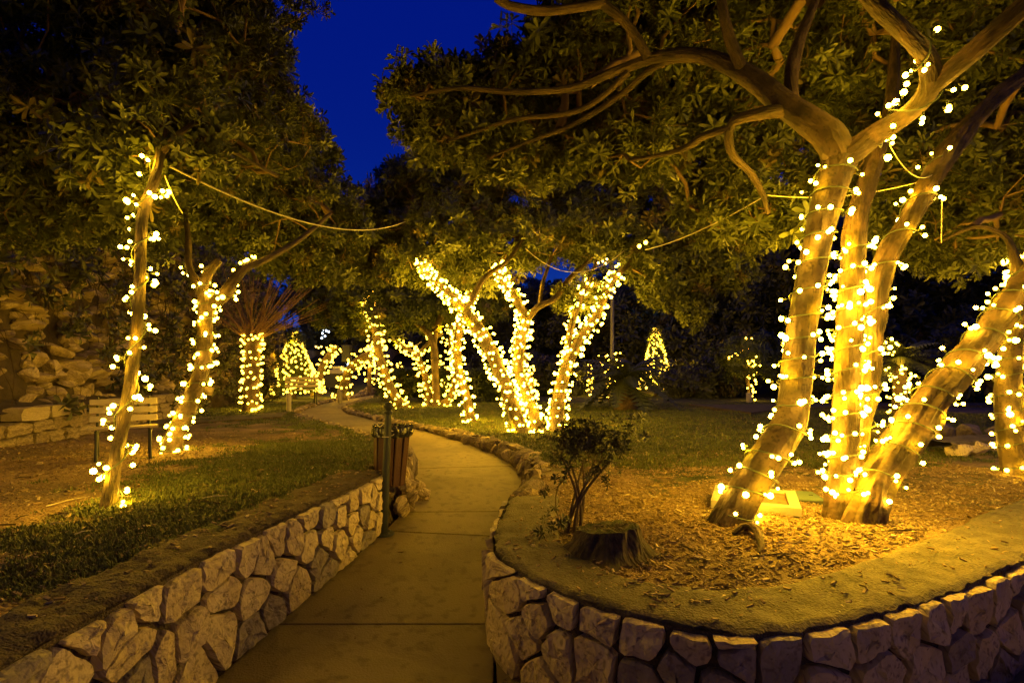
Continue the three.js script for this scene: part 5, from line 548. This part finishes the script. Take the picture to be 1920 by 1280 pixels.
{ // dug-up root, twigs
  const t = thing('root_fragment', 'gnarled broken root lying on bare earth before the leaning trunk', 'root'), q = (px, py, w, lift) => { const [x, d] = ON(px, py); return { p: V(x, groundAt(x, d) + lift, -d), r: w }; };
  part(t, 'root', sweep([q(1375, 1003, 0.012, 0.01), q(1392, 998, 0.02, 0.035), q(1408, 1000, 0.024, 0.045), q(1422, 1010, 0.022, 0.04), q(1428, 1026, 0.017, 0.02), q(1424, 1038, 0.008, 0.005)], 9, 0.25, 4), M.bark); part(t, 'root', sweep([q(1398, 1000, 0.02, 0.03), q(1412, 992, 0.014, 0.03), q(1428, 995, 0.006, 0.01)], 7, 0.25, 6), M.bark);
  const r = rng(203), tw = thing('fallen_twigs', 'thin dry twigs scattered on the ground by the trunks', 'twigs', V(0, 0, 0)); for (let i = 0; i < 46; i++) { const [x, d] = i < 26 ? ON(1250 + r() * 640, 900 + r() * 150) : ON(20 + r() * 480, 880 + r() * 130); if (nearPath(x, d) < 0.5) continue; const a = r() * 6.28, l = 0.08 + r() * 0.22, y = groundAt(x, d) + 0.012; part(tw, 'twig', sweep([{ p: V(x, y, -d), r: 0.005 }, { p: V(x + Math.cos(a) * l * 0.5, y + 0.01, -d + Math.sin(a) * l * 0.5 + 0.01), r: 0.004 }, { p: V(x + Math.cos(a) * l, y + 0.004, -d + Math.sin(a) * l), r: 0.002 }], 4), i % 3 ? M.bark : M.bench); }
}
{ // covers let into the ground
  const [x, d] = ON(1415, 945), y = groundAt(x, d) + 0.035, t = thing('inspection_cover', 'square pale frame with a rusty lid let into the earth beside the leaning trunk', 'drain cover', V(x, y, -d)); t.rotation.y = -0.42; for (const [w, h, ox, oz] of [[0.56, 0.07, 0, 0.245], [0.56, 0.07, 0, -0.245], [0.07, 0.42, -0.245, 0], [0.07, 0.42, 0.245, 0]]) part(t, 'frame', box(w, 0.06, h, ox, 0, oz), M.white); part(t, 'lid', box(0.412, 0.03, 0.412, 0, 0.0, 0), M.rust);
  const [x2, d2] = ON(1490, 935), t2 = thing('inspection_cover', 'flat greenish metal plate let into the earth between the trunks', 'drain cover', V(x2, groundAt(x2, d2) + 0.022, -d2)); t2.rotation.y = -0.2; part(t2, 'frame', box(0.38, 0.03, 0.34, 0, -0.008, 0), M.iron); part(t2, 'lid', box(0.35, 0.024, 0.31, 0, 0, 0), M.green); for (const s of [-1, 1]) part(t2, 'lifting_hole', box(0.03, 0.004, 0.012, s * 0.12, 0.0135, 0, 0.001), M.black);
}
function bench(label, x, d, turn, w, group) {
  const t = thing('park_bench', label, 'bench', V(x, groundAt(x, d), -d), 'park benches'); t.rotation.y = turn; for (let i = 0; i < 4; i++) part(t, 'seat_slat', box(w, 0.028, 0.085, 0, 0.43 + 0.004 * i, 0.06 + i * 0.1), M.bench); for (let i = 0; i < 3; i++) part(t, 'back_slat', box(w, 0.085, 0.028, 0, 0.54 + i * 0.115, -0.03 - i * 0.035, 0.006, 0, -0.28), M.bench);
  for (const s of [-1, 1]) { const q = (y, z, r) => ({ p: V(s * w * 0.38, y, z), r }); part(t, 'leg_frame', merged([sweep([q(0, -0.06, 0.022), q(0.2, 0.02, 0.018), q(0.41, 0.0, 0.018), q(0.62, -0.07, 0.016), q(0.84, -0.13, 0.014)], 6), sweep([q(0, 0.42, 0.022), q(0.2, 0.36, 0.018), q(0.41, 0.38, 0.018)], 6), sweep([q(0.405, 0, 0.016), q(0.4, 0.2, 0.016), q(0.405, 0.4, 0.016)], 6)]), M.iron); } return t;
}
{ const [x, d] = ON(232, 856); bench('bench with pale slats half hidden behind the thin crooked trunk', x, d, 0.62, 0.78).scale.setScalar(0.72); const [x2, d2] = ON(566, 757); bench('bench with pale slats in front of the full conical fir', x2, d2, 0.5, 0.95); const [x3, d3] = ON(490, 746); bench('bench seen past the pollarded stump', x3, d3, 0.5, 1.2); }
function bollard(label, px, py, d, w, h, top) { const p = P(px, py, d); p.y = groundAt(p.x, d) - 0.03; const t = thing('bollard', label, 'bollard', p, 'pale bollards'); part(t, 'shaft', new THREE.LatheGeometry([[0, 0], [w, 0], [w, h * 0.92], [w * 0.92, h * 0.96], [0, h * 0.96]].map(([a, b]) => new THREE.Vector2(a, b)), 14), M.white); part(t, 'cap', new THREE.LatheGeometry([[w * 1.06, h * 0.955], [w * 1.06, h * 0.98], [w * 0.7, h], [0, h]].map(([a, b]) => new THREE.Vector2(a, b)), 14), M.white); }
bollard('pale bollard at the bend of the path by the bench', 541, 775, 12.9, 0.06, 0.5); bollard('pale bollard in front of the bow-shaped tree', 637, 752, 17.5, 0.075, 0.55); bollard('white bollard at the foot of the small round-headed tree', 1405, 757, 16.5, 0.09, 0.32); bollard('pale bollard beside the stout palm', 1127, 754, 17, 0.09, 0.35);
{ const t = thing('lamp_pole', 'plain grey lamp pole rising into the leaves beside the stout palm', 'lamp pole'), a = P(1148, 762, 15.2), b = P(1148, 440, 15.2); a.y = groundAt(a.x, 15.2) - 0.05; part(t, 'shaft', cyl(a, b, 0.06, 0.045, 12), std({ color: rgb(0.2, 0.19, 0.17), roughness: 0.5 })); part(t, 'base', cyl(a, a.clone().add(V(0, 0.3, 0)), 0.09, 0.085, 12), M.iron); }
{ // broad steps up the slope, table with lamp, loudspeaker, trestle
  const o = thing('stone_steps', 'broad flight of rough stone steps climbing the slope at the end of the path', 'steps'), r = rng(211); for (let i = 0; i < 15; i++) { const y = 0.1 + i * 0.17, z = -(25.5 + i * 0.36); for (let x = -10.6; x < -6.6;) { const w = 0.5 + r() * 0.7, g = box(w - 0.02, 0.19, 0.46, x + w / 2, y - 0.09 + r() * 0.01, z + r() * 0.03, 0.02); const m = part(o, 'step_stone', g, M.ruin[(i + Math.floor(r() * 2)) % 2]); x += w; } }
  { const s = [], k = 26; part(o, 'cheek_wall', box(0.35, 2.4, 5.6, -6.35, 0.9, -28, 0.03), M.ruin[0]); part(o, 'cheek_wall', box(0.35, 2.4, 5.6, -10.85, 0.9, -28, 0.03), M.ruin[1]); }
  const p = P(633, 742, 23), g0 = groundAt(p.x, 23), tb = thing('folding_table', 'table draped in black cloth at the foot of the steps', 'table', V(p.x, g0, p.z)); part(tb, 'table_top', box(1.0, 0.04, 0.6, 0, 0.74, 0), M.white); part(tb, 'cloth', box(0.96, 0.6, 0.56, 0, 0.42, 0, 0.02), M.black); for (const s of [-1, 1]) for (const q of [-1, 1]) part(tb, 'leg', box(0.04, 0.14, 0.04, s * 0.45, 0.07, q * 0.25), M.steel);
  const eq = thing('mixing_desk', 'small sound desk standing on the black-draped table', 'sound desk', V(p.x - 0.05, g0 + 0.765, p.z)); part(eq, 'case', box(0.55, 0.12, 0.35, 0, 0.06, 0), M.white); part(eq, 'panel', box(0.5, 0.02, 0.3, 0, 0.128, 0.0, 0.004, 0, 0.1), M.black); part(eq, 'riser', box(0.5, 0.16, 0.1, 0.05, 0.2, -0.12), M.steel);
  const bl = thing('blue_lamp', 'small cold blue-white lamp on the table by the bow-shaped tree', 'lamp', V(p.x + 0.45, g0 + 0.76, p.z)); part(bl, 'stand', cyl(V(0, 0, 0), V(0, 0.28, 0), 0.015), M.black); const bm = part(bl, 'lamp_head', bulbShape, glowing(14, [0.55, 0.75, 1])); bm.position.set(0, 0.34, 0.02); bm.scale.setScalar(0.075); lamp(V(p.x + 0.45, g0 + 1.1, p.z + 0.16), 0.35, [0.55, 0.75, 1]);
  const tr = thing('trestle', 'pale folding trestle leaning beside the black-draped table', 'trestle', V(p.x - 0.75, g0, p.z + 0.15)); for (const s of [0, 1]) part(tr, 'rail', cyl(V(-0.35 + s * 0.14, 0, 0.12), V(0.12 + s * 0.14, 0.85, -0.1), 0.025, 0.025, 6), M.white); for (let i = 0; i < 3; i++) part(tr, 'rung', box(0.14, 0.03, 0.03, -0.15 + i * 0.1, 0.22 + i * 0.2, 0.05 - i * 0.05), M.white);
  const sp = P(650, 705, 22.5), ls = thing('loudspeaker', 'black loudspeaker on a stand before the stone steps', 'loudspeaker', V(sp.x, groundAt(sp.x, 22.5), sp.z)); part(ls, 'cabinet', box(0.36, 0.75, 0.34, 0, 1.65, 0, 0.02), M.black); part(ls, 'grille', box(0.32, 0.68, 0.012, 0, 1.65, 0.176, 0.003), M.iron); part(ls, 'pole', cyl(V(0, 0, 0), V(0, 1.28, 0), 0.02), M.black); for (let i = 0; i < 3; i++) { const a = i * 2.09; part(ls, 'leg', cyl(V(Math.cos(a) * 0.4, 0, Math.sin(a) * 0.4), V(0, 0.6, 0), 0.012), M.black); }
  const bd = P(757, 777, 9.5), sg = thing('low_table', 'low dark plank table on the lawn behind the dark post', 'table', V(bd.x, groundAt(bd.x, 9.5), bd.z)); part(sg, 'plank', box(0.36, 0.05, 0.12, 0, 0.21, 0), M.darkBark); part(sg, 'plank', box(0.36, 0.05, 0.12, 0, 0.21, 0.13), M.darkBark); part(sg, 'foot', box(0.05, 0.2, 0.2, -0.1, 0.09, 0.06), M.darkBark); part(sg, 'foot', box(0.05, 0.2, 0.2, 0.1, 0.09, 0.06), M.darkBark);
}
{ // cables slung between the trees
  const sag = (label, a, b, s, r = 0.006, name = 'hanging_cable') => { const l = []; for (let i = 0; i <= 28; i++) { const u = i / 28, p = a.clone().lerp(b, u); p.y -= s * 4 * u * (1 - u); l.push({ p, r }); } const m = new THREE.Mesh(sweep(l, 5), M.wire); m.name = numbered(name); m.castShadow = m.receiveShadow = true; scene.add(m); tag(m, label, 'cable'); };
  sag('slack cable from the top of the thin crooked trunk across to the V-shaped tree\'s leaves', P(318, 312, 3.75), P(775, 408, 9.2), 0.32, 0.007); sag('cable from the hung lamps over to the wide tree', P(1211, 468, 6.6), P(1435, 367, 4.0), 0.05); sag('cable stretched across the trunks under the big fork', P(1440, 366, 4.0), P(1745, 335, 3.88), 0.06, 0.0045); sag('short cable hanging down from the thin crooked trunk', P(308, 328, 3.75), P(342, 400, 3.95), 0.02, 0.0045); sag('thin loop hanging from the dark arm to the rough stem', P(1668, 270, 3.35), P(1748, 328, 3.85), 0.09, 0.004); sag('frayed end of cable below the rough stem\'s bend', P(1767, 365, 3.85), P(1766, 455, 3.85), 0.0, 0.004); sag('slack cable among the leaves over the V-shaped tree', P(985, 465, 8.4), P(1170, 470, 8.0), 0.35, 0.006); sag('thin cable dropping from the pollard rods toward the arch', P(735, 632, 14.4), P(790, 640, 14.6), 0.2, 0.01);
}
// ---------------------------------------------------------------- grass, dead leaves
{
  const r = rng(301), blades = (n, h, seed) => { const q = rng(seed), pos = [], idx = []; for (let i = 0; i < n; i++) { const a = q() * 6.28, x = (q() - 0.5) * 0.09, z = (q() - 0.5) * 0.09, L = h * (0.5 + q() * 0.7), w = 0.0035, le = 0.3 + q() * 0.5, b = pos.length / 3, cx = Math.cos(a), sx = Math.sin(a); pos.push(x - sx * w, 0, z + cx * w, x + sx * w, 0, z - cx * w, x - sx * w * 0.8 + cx * L * le * 0.35, L * 0.6, z + cx * w * 0.8 + sx * L * le * 0.35, x + sx * w * 0.8 + cx * L * le * 0.35, L * 0.6, z - cx * w * 0.8 + sx * L * le * 0.35, x + cx * L * le, L * 0.9, z + sx * L * le); idx.push(b, b + 1, b + 2, b + 1, b + 3, b + 2, b + 2, b + 3, b + 4); } return geo(pos, idx); };
  const T = [blades(11, 0.027, 1), blades(9, 0.022, 2)], L = [[], []]; const put = (x, d, s) => { if (nearPath(x, d) < (x < 0 && d < 4.6 ? 0.36 : 0.16)) return; if (d < 5 && x > 0 && sdPoly([...wallInner, [4.4, 9], [0.4, 9]], x, d) > -0.05 && d < 4.3) return; const g = green(x, d); if (r() > smoothstep(g, 0.2, 0.85)) return; const q = 0.6 + r() * 0.8; L[r() < 0.5 ? 0 : 1].push(pose(V(x, groundAt(x, d) - 0.004, -d), V((r() - 0.5) * 0.5, 1, (r() - 0.5) * 0.5).normalize(), r() * 6.28, V(s * (0.8 + r() * 0.5), s * q, s * (0.8 + r() * 0.5)))); };
  for (let i = 0; i < 32000; i++) { const d = 1.6 + r() * 5.6; put(-0.9 - r() * (d * 1.0 + 0.2), d, 1); } for (let i = 0; i < 40000; i++) { const d = 5.5 + Math.pow(r(), 1.3) * 11; put((r() * 1.9 - 0.95) * d, d, 1.15 + d * 0.03); }
  const g = new THREE.Group(); g.name = 'grass'; g.userData = { label: 'short uneven grass growing over the lawns', category: 'grass', kind: 'stuff' }; scene.add(g); const tint = (s) => { const q = rng(s); return () => rgb(...mix3(mix3([0.06, 0.085, 0.016], [0.1, 0.115, 0.026], q()), [0.16, 0.13, 0.05], q() < 0.12 ? 0.8 : 0.1)); }; L.forEach((l, i) => instanced(g, i ? 'blades_001' : 'blades', T[i], M.grass, l, tint(310 + i)));
  const leaf = (() => { const pos = [], idx = [], uv = []; leafInto(pos, idx, uv, V(0, 0, -0.5), V(0, 0, 1), UPY, 1, 0.42, 0.12); return geo(pos, idx, uv); })(), chip = (() => { const g2 = new THREE.BoxGeometry(1, 0.22, 0.34, 1, 1, 1), a = g2.attributes.position; for (let i = 0; i < a.count; i++) a.setXYZ(i, a.getX(i) * (1 + 0.2 * Math.sin(i)), a.getY(i), a.getZ(i) * (1 + 0.4 * Math.cos(i * 3))); g2.computeVertexNormals(); return g2; })(), A = [], B = [];
  const strew = (x, d, near) => { const s = nearPath(x, d), inBed = x > 0 && d < 4.3; if (s < 0.02 && r() > (s > -0.12 ? 0.06 : 0.012)) return; if (s < 0.4 && s > 0.02 && r() > 0.1) return; if (inBed && sdPoly([...wallInner, [4.4, 9], [0.4, 9]], x, d) > -0.03) return; if (r() < green(x, d) * 0.4) return; const y = s < 0 ? pathLevel(d) + 0.006 : groundAt(x, d) + 0.006, m = pose(V(x, y, -d), V((r() - 0.5) * 1.1, 1, (r() - 0.5) * 1.1).normalize(), r() * 6.28, (r() < 0.1 ? 0.022 + r() * 0.026 : 0.009 + r() * 0.016)); (r() < 0.3 ? A : B).push(m); };
  for (let i = 0; i < 44000; i++) { const d = 2.3 + r() * 4.2; strew(0.2 + r() * 4.6, d); } for (let i = 0; i < 16000; i++) { const d = 1.6 + r() * 7; strew(-0.8 - r() * (d * 0.95 + 0.4), d); } for (let i = 0; i < 12000; i++) { const d = 6 + r() * 5; strew(-1 + r() * 9, d); } for (let i = 0; i < 520; i++) { const u = r(), k = Math.floor(u * (wallOuter.length - 1)), t = Math.pow(r(), 0.6), a = wallOuter[k], b2 = wallInner[Math.min(k, wallInner.length - 1)], q = i < 330; const L = leftWallLine[Math.floor(r() * leftWallLine.length)], x = q ? lerp(a[0], b2[0], t) : L[0] - 0.33 * t, d = q ? lerp(a[1], b2[1], t) : L[1]; (r() < 0.4 ? A : B).push(pose(V(x, (q ? 0.022 : leftTop(d) + 0.02), -d), V((r() - 0.5) * 0.7, 1, (r() - 0.5) * 0.7).normalize(), r() * 6.28, 0.012 + r() * 0.025)); }
  for (let i = 0; i < 1500; i++) strew(-1.3 + r() * 1.3, 2.4 + r() * 4);
  const f = new THREE.Group(); f.name = 'fallen_leaves'; f.userData = { label: 'dead leaves and bark chips strewn over the bare earth', category: 'fallen leaves', kind: 'stuff' }; scene.add(f); const brown = (s) => { const q = rng(s); return () => rgb(...mix3(mix3([0.15, 0.095, 0.048], [0.3, 0.21, 0.11], q()), [0.48, 0.38, 0.22], q() < 0.1 ? 0.8 : 0)); }; instanced(f, 'leaves', leaf, M.litter, A, brown(320)); instanced(f, 'chips', chip, M.litter, B, brown(321));
}
scene.traverse((o) => { if (o.isMesh) o.castShadow = o.receiveShadow = true; });
{ let n = 0; scene.traverse((o) => { if (o.isInstancedMesh) n += o.count; }); console.log('lamps', lampCount, 'copies', n); }
renderer.render(scene, camera);
